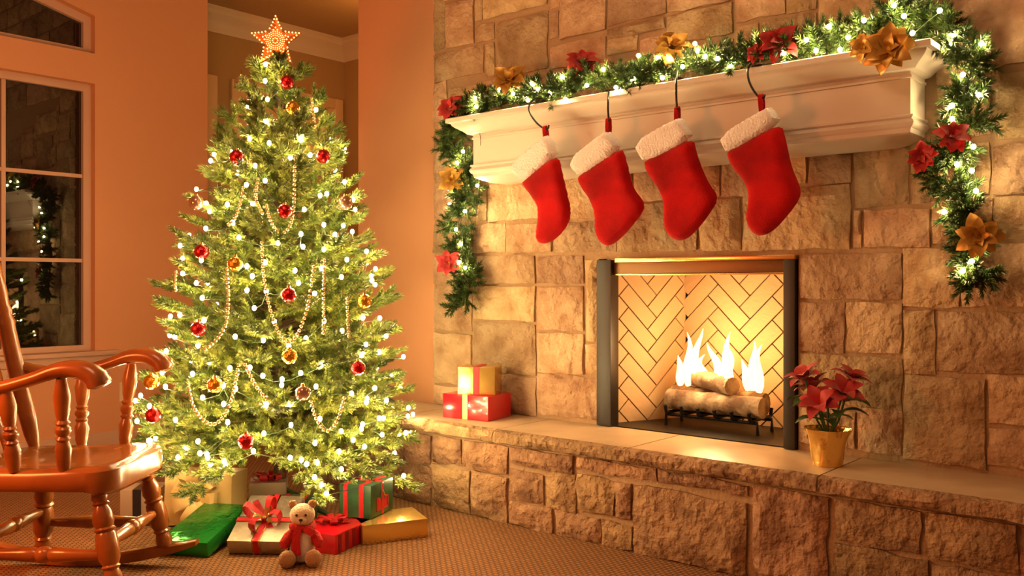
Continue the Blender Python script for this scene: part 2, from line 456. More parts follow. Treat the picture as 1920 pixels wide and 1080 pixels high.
wall_stones = [
 (809,830,-30,92),(832,884,3,85),(809,884,-70,-4),(888,922,44,76),(888,901,-40,38),(904,1022,-45,21),(928,1023,30,136),(810,903,92,144),(907,924,80,141),
 (809,834,153,240),(838,926,158,225),(928,1023,142,210),(1027,1043,22,72),(1027,1043,-45,14),(1047,1132,-45,62),(1028,1132,76,120),(1028,1132,125,180),(1137,1244,-45,34),(1137,1192,68,98),(1137,1244,42,63),(1196,1244,68,98),
 (1137,1300,103,165),(1249,1370,17,72),(1249,1370,-45,10),(1304,1372,78,140),(1249,1300,78,98),(1375,1470,-45,31),(1376,1418,44,130),(1422,1528,32,110),(1474,1528,-45,20),
 (1532,1750,-70,58),(1532,1640,64,130),(1645,1752,64,130),(1756,1990,-90,122),(1756,1856,134,256),(1866,1990,130,256),(1860,1990,268,360),(1745,1853,268,366),
 (1862,1990,366,448),(1745,1858,374,456),(1800,1990,456,576),(1692,1796,466,576),(1755,1990,586,702),(1692,1750,582,702),(1850,1990,708,800),(1692,1846,708,872),(1850,1990,808,880),
 (809,880,245,333),(809,880,340,411),(809,880,418,474),(809,878,480,531),
 (912,1030,330,412),(884,908,330,412),(1034,1180,318,408),(884,943,420,473),(948,1030,419,473),(1034,1151,414,472),
 (1155,1303,380,471),(1184,1345,310,373),(1350,1440,300,366),(1308,1385,373,470),(1391,1591,352,468),(1445,1508,290,345),(1514,1591,286,344),(1600,1700,278,387),(1706,1740,278,380),
 (1598,1612,393,464),(1617,1740,392,463),(1496,1688,476,561),
 (884,999,480,531),(1004,1089,480,532),(1094,1119,487,640),
 (809,880,537,620),(884,1000,537,600),(1004,1090,538,620),(884,1000,606,700),(809,880,626,720),(1004,1090,626,700),(809,900,727,772),(904,1000,706,776),(1004,1119,706,782),(1094,1119,646,700),
 (1496,1580,568,660),(1585,1688,568,662),(1496,1688,668,760),(1496,1600,768,836),(1605,1688,768,850),
]
for s_ in wall_stones: px_stone(*s_, XS, wr, stone, zmin=ZH+.004)
# courses above the picture
rnd = random.Random(5); z = 2.66
while z < 4.1:
    h = rnd.uniform(.17,.26); y = -1.58
    while y < 3.38:
        l = min(rnd.uniform(.2,.55), 3.40-y)
        put_stone(y+.007, y+l-.007, z+.007, z+h-.007, XS, wr, stone); y += l
    z += h
z = .42
while z < 2.66:                                      # nearer end of the wall, beside the picture
    h = rnd.uniform(.17,.26); y = -1.58
    while y < .02:
        l = min(rnd.uniform(.25,.5), .05-y)
        put_stone(y+.007, y+l-.007, z+.007, min(z+h,2.66)-.007, XS, wr, stone); y += l
    z += h

# ------------------------------------------------------------------ hearth
q = MB(); q.box((XH+.025,-1.2,0),(XS+.03,3.98,ZH-.03)); q.box((XS+.02,3.42,0),(3.40,3.98,ZH-.03))
he = struct(q.build('hearth', mortar, smooth=False), 'raised limestone hearth with smooth top slabs')
hs_ = [(752,803,815,868),(752,803,874,942),(806,860,820,871),(806,876,878,958),(879,947,890,979),(864,947,832,884),(951,1015,886,942),(951,1031,947,1003),(951,1070,842,880),(1020,1074,888,958),
 (1079,1147,896,963),(1151,1180,908,976),(1036,1121,966,1020),(1125,1180,982,1038),(1075,1225,866,892),(1185,1397,928,1078),(1230,1397,880,918),(1406,1548,920,1130),
 (1561,1722,950,1028),(1561,1736,1036,1152),(1733,1903,976,1064),(1742,1903,1074,1195),(1912,2090,1000,1110),(1912,2090,1120,1250)]
CAPZ = ZH-.062
for s_ in hs_:
    xc = (s_[0]+s_[1])/2
    Y0, Y1 = P(s_[1],0,X=XH).y, P(s_[0],0,X=XH).y
    zt, zb = min(P(xc,s_[2],X=XH).z, CAPZ-.008), max(P(xc,s_[3],X=XH).z, .003)
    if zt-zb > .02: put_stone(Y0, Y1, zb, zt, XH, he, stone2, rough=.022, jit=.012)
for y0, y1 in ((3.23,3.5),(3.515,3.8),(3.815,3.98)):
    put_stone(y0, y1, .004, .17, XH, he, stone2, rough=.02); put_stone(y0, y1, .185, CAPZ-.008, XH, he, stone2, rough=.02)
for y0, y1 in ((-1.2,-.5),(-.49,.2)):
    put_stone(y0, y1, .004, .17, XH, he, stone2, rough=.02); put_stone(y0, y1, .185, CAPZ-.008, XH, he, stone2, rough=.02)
def slab(y0, y1, seed):                               # cap slab: smooth top, broken front edge
    ny = max(4, int((y1-y0)/.03)); vs_ = []; fs = []; off = Vector((seed*2.1,0,0))
    X1 = XS+.02 if y0 < 3.40 else 3.40
    prof_ = [(X1,ZH),(XH+.02,ZH),(XH-.012,ZH-.008),(XH-.02,ZH-.03),(XH-.014,ZH-.05),(XH+.01,CAPZ),(X1,CAPZ)]
    R = []
    for j in range(ny+1):
        y = y0+(y1-y0)*j/ny; r_ = []
        for i, (x, z) in enumerate(prof_):
            if i in (1,2,3,4,5): x += .014*noise.noise(Vector((y*17, i*.6, 0))+off)*(0.7 if i == 1 else 1); z += 0 if i < 2 else .007*noise.noise(Vector((y*15, i*.8, 4))+off)
            r_.append((x, y, z))
        R.append(r_)
    q = MB(); q.rings(R); o = q.build('slab', [slabm, stone2], he)
    for p in o.data.polygons:
        if p.normal.z < .9 and p.center.x < XH+.03: p.material_index = 1
ys_ = [-1.2,-.35,.42,1.17,1.93,2.62,3.25,3.98]
for i in range(len(ys_)-1): slab(ys_[i]+.003, ys_[i+1]-.003, i+1)

# ------------------------------------------------------------------ firebox
fb = thing('fireplace', 'brass trimmed firebox with herringbone firebrick and fire', 'fireplace', (XS+.1,(OY0+OY1)/2,ZH))
XF = XS+.46; yb0, yb1 = OY0+.17, OY1-.17
q = MB()
q.add([(XF+.02,yb0,ZH),(XF+.02,yb1,ZH),(XF+.02,yb1,1.3),(XF+.02,yb0,1.3)], [(0,1,2,3)])
q.add([(XS+.06,OY0-.004,ZH),(XF+.02,yb0,ZH),(XF+.02,yb0,1.3),(XS+.06,OY0-.004,1.3)], [(0,1,2,3)])
q.add([(XS+.06,OY1+.004,ZH),(XF+.02,yb1,ZH),(XF+.02,yb1,1.3),(XS+.06,OY1+.004,1.3)], [(3,2,1,0)])
q.add([(XS+.03,OY0,ZH+.003),(XF+.02,OY0,ZH+.003),(XF+.02,OY1,ZH+.003),(XS+.03,OY1,ZH+.003)], [(0,1,2,3)])
q.add([(XS+.03,OY0,1.3),(XF+.02,OY0,1.3),(XF+.02,OY1,1.3),(XS+.03,OY1,1.3)], [(0,3,2,1)])
q.build('liner', soot, fb, False)
def herring(p0, ux, uy, nn, Lx, Ly):
    """bricks laid diagonally on the rectangle p0 + [0,Lx]*ux + [0,Ly]*uy, clipped to it"""
    bw, bl, g = .075, .225, .006
    rect = [(0,0),(Lx,0),(Lx,Ly),(0,Ly)]
    def clip(poly):
        for ax, lim, sg in ((0,0.,1),(0,Lx,-1),(1,0.,1),(1,Ly,-1)):
            out = []
            for i in range(len(poly)):
                a_, b_ = poly[i], poly[(i+1) % len(poly)]
                da, db = sg*(a_[ax]-lim), sg*(b_[ax]-lim)
                if da >= 0: out.append(a_)
                if da*db < 0:
                    t = da/(da-db); out.append((a_[0]+(b_[0]-a_[0])*t, a_[1]+(b_[1]-a_[1])*t))
            poly = out
            if len(poly) < 3: return None
        return poly
    c45 = math.sqrt(.5)
    for i in range(-14, 15):
        for j in range(-8, 9):
            for kind in (0, 1):
                # 45-degree herringbone lattice
                ox = i*bw + j*bl*0 ; oy = i*bw + j*(bl+0)*2/3*0
                bx, by = i*bw + j*(bl+bw)/1.0, i*bw - j*(bl+bw)/1.0*0 
                bx, by = (i*bw + j*bl, i*bw - j*bl)
                if kind == 0: r_ = [(bx,by),(bx+bl-g,by),(bx+bl-g,by+bw-g),(bx,by+bw-g)]
                else: r_ = [(bx-0,by+bw),(bx+bw-g,by+bw),(bx+bw-g,by+bw+bl-g),(bx,by+bw+bl-g)]
                po = clip([((x-y)*c45+Lx/2, (x+y)*c45-.1) for x, y in r_])
                if not po: continue
                ar = abs(sum(po[a_][0]*po[(a_+1) % len(po)][1]-po[(a_+1) % len(po)][0]*po[a_][1] for a_ in range(len(po))))/2
                if ar < .0006: continue
                k = len(po); b_ = MB()
                b_.add([p0+ux*x+uy*y+nn*.012 for x, y in po]+[p0+ux*x+uy*y for x, y in po], [tuple(range(k)), tuple(range(2*k-1,k-1,-1))]+[(a_,k+a_,k+(a_+1)%k,(a_+1)%k) for a_ in range(k)])
                b_.build('firebrick', firebrick, fb, False)
herring(Vector((XF+.018,yb0,ZH)), Vector((0,1,0)), Vector((0,0,1)), Vector((-1,0,0)), yb1-yb0, .78)
for s in (0, 1):
    pa = Vector((XF+.018,(yb0,yb1)[s],ZH)); pb = Vector((XS+.07,(OY0,OY1)[s],ZH)); u = pb-pa; L = u.length; u.normalize()
    nn = Vector((-u.y,u.x,0)) if s == 1 else Vector((u.y,-u.x,0))
    if nn.y*(1 if s == 0 else -1) < 0: nn = -nn
    herring(pa, u, Vector((0,0,1)), nn, L, .78)
def strip(name, lo, hi, m_):
    q = MB(); q.bbox(lo, hi, .003); return q.build(name, m_, fb)
strip('side_frame', (XS-.004,OY1-.075,ZH+.002), (XS+.06,OY1+.002,OZ1), soot)
strip('side_frame', (XS-.004,OY0-.002,ZH+.002), (XS+.06,OY0+.045,OZ1), soot)
strip('lintel', (XS-.01,OY0-.004,OZ1-.012), (XS+.05,OY1-.1,OZ1+.006), brass)
strip('hood', (XS+.02,OY0+.045,OZ1-.062), (XS+.05,OY1-.075,OZ1-.012), mat('bronze_hood',(.16,.08,.03),.4,metal=.6))
strip('hood_trim', (XS+.015,OY0+.045,OZ1-.07), (XS+.055,OY1-.075,OZ1-.062), brass)
yc = (OY0+OY1)/2
lg = thing('log_grate', 'black iron grate in the firebox under the logs', 'grate', (XS+.26,yc,ZH))
for k in range(6):
    y = yc-.2+k*.08; q = MB(); q.tube([(XS+.15,y,ZH+.10),(XS+.16,y,ZH+.065),(XS+.36,y,ZH+.065),(XS+.37,y,ZH+.1)], .008, 6); q.build('bar', iron, lg)
for x in (XS+.19,XS+.33):
    q = MB(); q.tube([(x,yc-.22,ZH+.005),(x,yc-.22,ZH+.055),(x,yc+.22,ZH+.055),(x,yc+.22,ZH+.005)], .008, 6); q.build('support', iron, lg)
for k, (a, b_, r, lb) in enumerate([((XS+.2,yc-.24,ZH+.12),(XS+.22,yc+.22,ZH+.12),.045,'front charred log lying across the grate'),((XS+.31,yc-.2,ZH+.12),(XS+.31,yc+.25,ZH+.125),.05,'rear charred log against the firebrick'),((XS+.2,yc-.1,ZH+.2),(XS+.33,yc+.16,ZH+.215),.04,'top charred log laid slantwise on the others')]):
    a, b_ = Vector(a), Vector(b_); q = MB()
    q.tube([a.lerp(b_,t/8) for t in range(9)], [r*(1+.15*noise.noise(Vector((t*.9,k*5,0)))) for t in range(9)], 12)
    tag(q.build('log', logm), lb, 'log', 'logs in the fireplace')
fl = thing('fire', 'yellow orange flames rising from the logs', 'fire', (XS+.27,yc,ZH+.2))
rnd = random.Random(3)
for k in range(11):
    y = yc-.2+k*.04; x = XS+.27+rnd.uniform(-.05,.06); h = rnd.uniform(.12,.28)
    q = MB(); pts = []; rr = []
    for i in range(9):
        t = i/8; pts.append((x+.02*math.sin(t*5+k), y+.03*math.sin(t*4+k*1.7)*t, ZH+.18+h*t)); rr.append(.001+.026*math.sin(PI*min(1,.12+t*.88))**.8*(1-t*.6))
    q.tube(pts, rr, 8); q.build('flame', flame, fl)
fl_l = lamp('fire_light', 'POINT', (XS+.17,yc,ZH+.36), 13, (1,.60,.26), .09); fl_l.parent = fl; fl_l.location = Vector((XS+.17,yc,ZH+.36))-fl.location

# ------------------------------------------------------------------ mantel
MY0, MY1 = .836+.25, 3.08-.25
mt = thing('mantel_shelf', 'white moulded wooden mantel shelf on the stone wall', 'mantel', (XS,(MY0+MY1)/2,1.555))
def mantel_part(name, prof_):
    R = [[(XS+.01,MY0-p*.92,z),(XS-p,MY0-p*.92,z),(XS-p,MY1+p*.92,z),(XS+.01,MY1+p*.92,z)] for z, p in prof_]
    q = MB(); q.rings([r[::-1] for r in R]); o = q.build(name, mantel_m, mt, True); return o
mantel_part('top_board', [(1.818,.235),(1.820,.25),(1.838,.25),(1.842,.246)])
mantel_part('crown_moulding', [(1.765,.163),(1.767,.172),(1.772,.178),(1.780,.187),(1.788,.2),(1.797,.215),(1.806,.226),(1.812,.23),(1.818,.231)])
mantel_part('frieze', [(1.62,.15),(1.742,.15),(1.744,.156),(1.752,.156),(1.754,.150),(1.765,.150)])
mantel_part('base_moulding', [(1.53,.05),(1.535,.09),(1.545,.115),(1.553,.135),(1.560,.148),(1.575,.152),(1.580,.16),(1.592,.166),(1.602,.16),(1.606,.154),(1.612,.162),(1.618,.162),(1.62,.158)])

# ------------------------------------------------------------------ needles
def needle_brush(q, p0, p1, n_, ln, wd, rnd, ang=.95, tip=True):
    p0, p1 = Vector(p0), Vector(p1); ax = (p1-p0); L = ax.length; ax.normalize()
    u = ax.orthogonal().normalized(); v = ax.cross(u)
    for i in range(n_):
        t = (i+rnd.random())/n_
        f = rnd.uniform(0, 2*PI); a_ = ang*rnd.uniform(.65,1.15)*(1-.55*max(0,t-.8)/.2)
        rad = u*math.cos(f)+v*math.sin(f)
        dr = ax*math.cos(a_)+rad*math.sin(a_); l = ln*rnd.uniform(.7,1.15)
        b_ = p0+ax*(L*t); sd = dr.cross(rad if abs(dr.dot(rad)) < .98 else ax)
        if sd.length < 1e-5: sd = u.copy()
        sd.normalize(); rt = Matrix.Rotation(rnd.uniform(0,PI), 3, dr); sd = rt @ sd
        q.add([b_-sd*wd*.5, b_+sd*wd*.5, b_+dr*l], [(0,1,2)])

def tree_branch(L, seed):
    rnd = random.Random(seed); q = MB()
    def st(t): return Vector((L*t, .02*math.sin(t*3+seed), -.10*L*t*t+.05*L*t**4+.0))
    q.cur = 1; q.tube([st(t/6) for t in range(7)], [.006*(1-t/7) + .001 for t in range(7)], 5); q.cur = 0
    fl_ = .12 if L > .3 else (.095 if L > .2 else .065)
    nt_ = max(3, int(L*.72/.062)); t0 = .28 if L > .2 else .15
    def finger(p, d, l): d = d.normalized(); needle_brush(q, p, p+d*l, int(150*l/.1), .0255, .0058, rnd, .92)
    for i in range(nt_):
        t = t0+(.88-t0)*i/max(1,nt_-1); p = st(t)
        for s in ([1, -1] if i % 2 else [1, -1, 2]):
            l = fl_*rnd.uniform(.7,1.15)*(1-.3*t); a_ = rnd.uniform(.6,1.05)
            if s == 2: d = Vector((.7,rnd.uniform(-.4,.4),.7))
            else: d = Vector((math.cos(a_), s*math.sin(a_), rnd.uniform(-.35,.4)))
            finger(p, d, l)
    for a_ in (-.45,0,.5): finger(st(.93), Vector((math.cos(a_),math.sin(a_),rnd.uniform(-.1,.35))), fl_*rnd.uniform(.55,.8))
    needle_brush(q, st(t0*.8), st(.95), int(L*900), .0255, .0058, rnd, .95)
    return q.mesh('branch', [needle, bark], False)

# ------------------------------------------------------------------ Christmas tree
TR, TFW = W((525-960)/F*4.08, 4.08), None
TC = Vector((TR.x, TR.y, 0))
def RT(z):
    tab = [(.15,.62),(.3,.66),(.5,.625),(.75,.575),(1.0,.505),(1.25,.435),(1.5,.36),(1.73,.27),(1.93,.17),(2.05,.09),(2.15,.03)]
    if z <= tab[0][0]: return tab[0][1]
    for (a, ra), (b_, rb) in zip(tab, tab[1:]):
        if z <= b_: return ra+(rb-ra)*(z-a)/(b_-a)
    return .03
def on_tree(x, y, k=1.0):
    d = 2.8; pt = None
    for i in range(500):
        pt = P(x, y, d=d)
        if (pt.xy-TC.xy).length <= RT(pt.z)*k: return pt
        d += .004
        if d > 4.08: break
    # grazing the silhouette: the nearest point of the ray to the axis
    best = min((((P(x,y,d=3.4+i*.01).xy-TC.xy).length, 3.4+i*.01) for i in range(120)))
    return P(x, y, d=best[1])
tree = thing('christmas_tree', 'lit green Christmas tree standing before the hallway', 'tree', TC)
q = MB(); q.tube([(TC.x,TC.y,.0),(TC.x,TC.y,1.0),(TC.x,TC.y,2.06)], [.03,.022,.008], 10); q.build('trunk', bark, tree)
stand = MB()
for k in range(4):
    a = k*PI/2+.4; stand.tube([TC+Vector((0,0,.13)), TC+Vector((.1*math.cos(a),.1*math.sin(a),.07)), TC+Vector((.25*math.cos(a),.25*math.sin(a),.01))], .012, 6)
stand.build('stand', wire, tree)
variants = {}
for L in (.14,.26,.42,.6): variants[L] = [tree_branch(L, int(L*100)*10+k) for k in range(3)]
rnd = random.Random(21); ga = 0; zl = .34; nbr = 0
tips = []
while zl < 2.06:
    R = RT(zl); cnt = max(5, int(round(2*PI*R/.205)))
    for k in range(cnt):
        az = ga + 2*PI*k/cnt + rnd.uniform(-.12,.12)
        z = zl+rnd.uniform(-.03,.03); L = RT(z)*rnd.uniform(.78,.99)
        el = math.radians(2+36*(zl/2.05)**1.5)+rnd.uniform(-.08,.10)
        if zl < .4: el -= .16
        Lr = max(.07, L/math.cos(el)); base = min(variants, key=lambda q_: abs(q_-Lr))
        o = link('branch', rnd.choice(variants[base]), tree); nbr += 1
        sc = Lr/base
        o.location = (0,0,max(.12, z-Lr*math.sin(el)+.05*Lr)); o.scale = (sc, sc if sc < 1 else 1, sc if sc < 1 else 1)
        o.rotation_euler = (rnd.uniform(-.3,.3), -el, az)
        tips.append((az, z, L))
    ga += 2.4; zl += .098 if zl < 1.5 else .08
top_ = link('branch', variants[.14][0], tree); top_.location = (0,0,1.88); top_.rotation_euler = (0,-PI/2,0)
for az in (0,2.1,4.2):
    o = link('branch', variants[.14][1], tree); o.location = (0,0,1.95); o.rotation_euler = (0,-.75,az)
for px_, py_, bz in ((788,905,.42),(700,880,.44),(745,860,.5),(340,925,.45),(300,880,.46),(610,930,.47),(585,905,.5),(640,890,.46),(400,885,.42),(270,850,.5)):   # low drooping boughs
    tp = on_tree(px_, py_, 1.12) if px_ < 780 else P(px_, py_, d=3.95)
    v_ = tp-TC-Vector((0,0,bz)); Lr = v_.length; base = min(variants, key=lambda q_: abs(q_-Lr))
    o = link('branch', rnd.choice(variants[base]), tree); o.location = (0,0,bz); o.scale = (Lr/base*.96,.9,.9)
    o.rotation_euler = v_.to_track_quat('X','Z').to_euler()
print('tree branches', nbr)

# fairy lights on the tree
fair = thing('tree_light_string', 'string of warm white fairy lights wound round the tree', 'fairy lights', TC)
rnd = random.Random(8)
bm_ = MB(); bm_.ball((0,0,0), .0083, 8, 6); bulb_me = bm_.mesh('bulb', bulbm)
facing = math.atan2(-TC.y, -TC.x)
pts = [on_tree(x, y, 1.1) for x, y in ((603,910),(590,895),(612,925),(640,880),(375,850),(388,852),(565,862),(575,870),(420,865))]+[P(757,892,d=3.9),P(740,850,d=3.85)]; tries = 0
while len(pts) < 190 and tries < 20000:
    tries += 1
    z = .33+1.72*(1-rnd.random()**.62); 
    if rnd.random() > RT(z)/.66*.9+.12: continue
    az = facing+math.asin(rnd.uniform(-1,1)) if rnd.random() < .8 else rnd.uniform(0,2*PI)
    r = RT(z)*rnd.uniform(.84,1.0); p = TC+Vector((r*math.cos(az), r*math.sin(az), z))
    if any((p-q_).length < .072 for q_ in pts): continue
    pts.append(p)
for p in pts:
    o = link('bulb', bulb_me, fair); o.location = p-TC; o.scale = (1,1,1.25)
order = sorted(pts, key=lambda p: (int(p.z/.13), math.atan2(p.y-TC.y, p.x-TC.x) % (2*PI)))
q = MB()
for a, b_ in zip(order, order[1:]):
    mid = (a+b_)/2; rr = (mid.xy-TC.xy); mid = Vector((TC.x+rr.x*.92, TC.y+rr.y*.92, mid.z-.02))
    q.tube([a-Vector((0,0,.008)), mid, b_-Vector((0,0,.008))], .0016, 4)
q.build('wire', wire, fair)

# star
sp = P(518,78,d=4.06); 
star = thing('tree_topper_star', 'glowing five pointed star on top of the tree', 'star', sp)
fwd = W(0,1,0); rgt = W(1,0,0); upv = Vector((0,0,1))
def fl3(c, u, v, n_=0): return c+rgt*u+upv*v-fwd*n_
ro, ri = .122, .05
pol = [((ro if i % 2 == 0 else ri)*math.sin(i*PI/5), (ro if i % 2 == 0 else ri)*math.cos(i*PI/5)) for i in range(10)]
q = MB(); q.add([fl3(sp,u,v,.006) for u,v in pol]+[fl3(sp,u,v,-.006) for u,v in pol]+[fl3(sp,0,0,.016),fl3(sp,0,0,-.016)],
   [((i+1)%10,i,20) for i in range(10)]+[(10+i,10+(i+1)%10,21) for i in range(10)]+[(i,(i+1)%10,10+(i+1)%10,10+i) for i in range(10)])
q.build('star_plate', starplate, star, False)
q = MB()
for rr_, cnt, s in ((.012,8,.0028),(.024,16,.0026),(.033,22,.0026),(.041,26,.0026)):
    for k in range(cnt): a = 2*PI*k/cnt; q.ball(fl3(sp,rr_*math.sin(a),rr_*math.cos(a),.019), s, 6, 4)
for i in range(5):
    a = 2*PI*i/5
    for t, sd in ((.056,.026),(.056,-.026),(.07,.018),(.07,-.018),(.084,.012),(.084,-.012),(.098,.006),(.098,-.006),(.112,0),(.06,0),(.05,.009),(.05,-.009)):
        u = t*math.sin(a)+sd*math.cos(a); v = t*math.cos(a)-sd*math.sin(a)
        q.ball(fl3(sp,u,v,.014), .0037, 6, 4)
tag(q.build('star_lights', starbulb, star), 'tiny orange lights covering the star')
q = MB(); q.tube([fl3(sp,0,-.045),fl3(sp,0,-.06),fl3(sp,0,-.135)], [.004,.007,.017], 10); q.build('socket', shirt, star)

# baubles
def bauble(x, y, m_, label, r=.0305, k=1.0):
    p = on_tree(x, y, k); p = p-(p-Vector((0,0,CAMZ))).normalized()*.012
    t = thing('bauble', label, 'bauble', p, None, 'baubles on the tree')
    q = MB(); q.ball(p, r, 24, 16); q.build('ball', m_, t)
    q = MB(); q.tube([p+Vector((0,0,r*.96)),p+Vector((0,0,r*1.2))], [.008,.007], 10); q.build('cap', capgold, t)
    q = MB(); q.tube([p+Vector((0,0,r*1.18)),p+Vector((.004,0,r*1.18+.012)),p+Vector((0,0,r*1.18+.02))], .0009, 4); q.build('hook', iron, t)
for x, y, m_, lb in [
 (538,154,redball,'red bauble just below the star'),(606,293,redball,'red bauble at the tree edge beside the hallway door, upper part'),
 (534,396,redball,'red bauble in the upper middle of the tree beside a bead swag'),(378,472,redball,'red bauble at the window side of the tree, mid height'),
 (541,553,redball,'red bauble in the very middle of the tree'),(372,617,redball,'red bauble on the window side above the chair arm'),
 (671,690,redball,'red bauble low on the fireplace side of the tree'),(287,779,redball,'red bauble beside the rocking chair arm post'),
 (461,828,redball,'lowest red bauble, above the gold gift'),(444,294,redball,'half hidden red bauble high on the window side'),
 (441,495,goldball,'amber gold bauble right of the mid height red one'),(403,722,goldball,'gold bauble inside the low bead swag'),
 (543,668,goldball,'bright gold bauble hanging at the tree centre'),(683,565,goldball,'gold bauble near the plaster wall side tip'),
 (284,716,goldball,'gold bauble touching the end of the chair arm'),(549,203,goldball,'bronze gold bauble below the top red one'),
 (368,380,clearball,'rose brown glass bauble at the window side outline'),(648,380,clearball,'clear glass bauble at the hallway side outline'),
 (568,737,clearball,'rose clear bauble above the low right bead swag'),(452,155,clearball,'dark glass bauble at the top branch tip')]:
    bauble(x, y, m_, lb, k=1.06)

# bead garlands
def beads(pxs, label):
    pts = [on_tree(x, y, 1.07) for x, y in pxs]
    mid = pts[len(pts)//2]
    sp_ = spline(pts, 24); q = MB(); acc = 0; last = sp_[0]; q.ball(last, .0073, 7, 5)
    for p in sp_[1:]:
        if (p-last).length >= .0160: q.ball(p, .0073, 7, 5); last = p
    o = q.mesh('bead_garland', bead, True, mid); o = link('bead_garland', o); o.location = mid
    tag(o, label, 'beads', 'gold bead strings on the tree', 'thing')
beads([(500,385),(508,415),(525,436),(543,425),(551,385),(553,295)], 'gold bead swag looping under the upper red bauble')
beads([(491,455),(495,520),(508,585),(526,628),(543,642),(562,618),(578,570),(588,500)], 'long gold bead swag dipping down the tree centre')
beads([(608,488),(607,540),(607,590),(606,625)], 'straight gold bead strand right of the centre swag')
beads([(651,560),(652,600),(654,632)], 'short gold bead strand near the plaster wall side')
beads([(425,505),(428,560),(424,605),(408,635),(385,655)], 'gold bead strand curving toward the window side')
beads([(353,722),(362,760),(380,786),(403,795),(426,770),(440,725),(447,685)], 'deep gold bead swag around the low gold bauble')
beads([(460,684),(470,705),(482,727),(500,748)], 'short gold bead strand right of the low swag')
beads([(583,752),(592,783),(611,808),(630,793),(640,765),(646,745)], 'gold bead swag low on the fireplace side')
beads([(456,352),(450,385),(440,410),(428,422)], 'gold bead strand high on the window side')
beads([(484,335),(480,370),(492,400)], 'short gold bead strand left of the upper red bauble')
beads([(330,510),(328,535),(330,545)], 'tiny gold bead strand at the window side outline')
beads([(583,185),(588,215),(590,240)], 'gold bead strand near the tree top, door side')

# ------------------------------------------------------------------ garland on the mantel
XG = XS-.15; ZM = 1.842
def garland_path():
    pl = [P(868,572,X=XS-.06),P(880,540,X=XS-.07),P(868,492,X=XS-.07),P(856,445,X=XS-.07),P(868,395,X=XS-.07),P(882,345,X=XS-.07),P(860,300,X=XS-.07),P(852,250,X=XS-.07),
          Vector((XS-.08,3.13,1.80)),Vector((XS-.12,2.99,ZM+.05))]
    for y in (2.85,2.65,2.45,2.25,2.05,1.85,1.65,1.45): pl.append(Vector((XG-.02,y,ZM+.045+.012*math.sin(y*17))))
    pl += [Vector((XG,1.25,ZM+.06)),Vector((XG,1.08,ZM+.085)),Vector((XG+.02,.93,ZM+.10)),P(1742,45,X=XS-.1),P(1800,90,X=XS-.08),P(1822,170,X=XS-.07),P(1815,245,X=XS-.07),P(1782,300,X=XS-.07),P(1775,345,X=XS-.07),P(1812,385,X=XS-.07),P(1835,430,X=XS-.07),P(1832,490,X=XS-.07),P(1832,540,X=XS-.07)]
    return spline(pl, 10)
gp = garland_path()
gar = thing('pine_garland', 'green pine garland draped over the mantel and down both sides', 'garland', (XG,2.0,ZM))
def sprig(seed):
    rnd = random.Random(seed); q = MB(); q.cur = 1; q.tube([(0,0,0),(.085,0,0)], .0022, 4); q.cur = 0
    needle_brush(q, (0,0,0), (.105,0,0), 150, .025, .0056, rnd, .95)
    for s in (1,-1):
        needle_brush(q, (.02,0,0), (.06,s*.055,rnd.uniform(-.03,.03)), 90, .024, .0056, rnd, .95)
        needle_brush(q, (.04,0,0), (.085,rnd.uniform(-.02,.02),s*.05), 86, .024, .0056, rnd, .95)
    return q.mesh('sprig', [gneedle, bark], False)
sprigs = [sprig(k) for k in range(6)]
rnd = random.Random(31)
seglen = [0]
for a, b_ in zip(gp, gp[1:]): seglen.append(seglen[-1]+(b_-a).length)
TL = seglen[-1]; NS = 296; i = 0
for k in range(NS):
    s = TL*(k+rnd.random()*.8)/NS
    while seglen[i+1] < s and i < len(gp)-2: i += 1
    p = gp[i].lerp(gp[i+1], (s-seglen[i])/max(1e-6, seglen[i+1]-seglen[i])); t = (gp[i+1]-gp[i]).normalized()
    rad = Vector((rnd.gauss(0,1),rnd.gauss(0,1),rnd.gauss(0,1))); rad -= t*rad.dot(t); rad.normalize()
    if rad.x > .2: rad.x = -rad.x*.6           # wall and shelf behind: sprigs turn outward
    on_shelf = .86 < p.y < 3.06 and p.z > ZM-.01
    if on_shelf and rad.z < -.1: rad.z = rnd.uniform(-.1,.5)
    d = (rad+t*rnd.uniform(-.6,.9)).normalized()
    o = link('sprig', rnd.choice(sprigs), gar); o.location = p-Vector(gar.location); o.rotation_euler = d.to_track_quat('X','Z').to_euler()
    sc = rnd.uniform(.7,1.12); o.scale = (sc,sc,sc)
q = MB(); q.tube(gp, .006, 6); q.build('stem', bark, gar)

gl = thing('garland_light_string', 'string of warm white fairy lights twined through the mantel garland', 'fairy lights', (XG,2.0,ZM+.02))
gl_px = [(893,200),(891,184),(938,170),(962,176),(998,160),(1007,167),(1031,175),(1054,144),(990,188),(1060,192),(1131,130),(1187,147),(1197,104),(1232,108),(1255,108),(1242,146),(1303,82),(1308,95),(1322,106),
 (1427,69),(1512,75),(1370,125),(1590,70),(1620,38),(1695,30),(1762,20),(1711,62),(1788,66),(1780,83),(1840,82),(1805,140),(1835,178),(1785,198),(1785,223),(1825,275),(1795,308),(1822,320),(1830,358),(1770,397),(1822,490),(1805,508),(1575,93),(1676,10),(1554,50),
 (868,284),(857,305),(895,348),(843,383),(872,396),(855,430),(864,458),(843,356),(872,502),(862,492),(1100,160),(1155,170),(1280,125),(1345,110),(1470,100),(1530,95)]
gpts = []
for x, y in gl_px:
    hang = (x < 900 and y > 220) or (x > 1765)
    p = P(x, y, X=XS-.13 if hang else XS-.235)
    if not hang and p.z < ZM+.012: p = P(x, y-6, X=XS-.258)
    gpts.append(p)
    o = link('bulb', bulb_me, gl); o.location = p-Vector(gl.location)
q = MB()
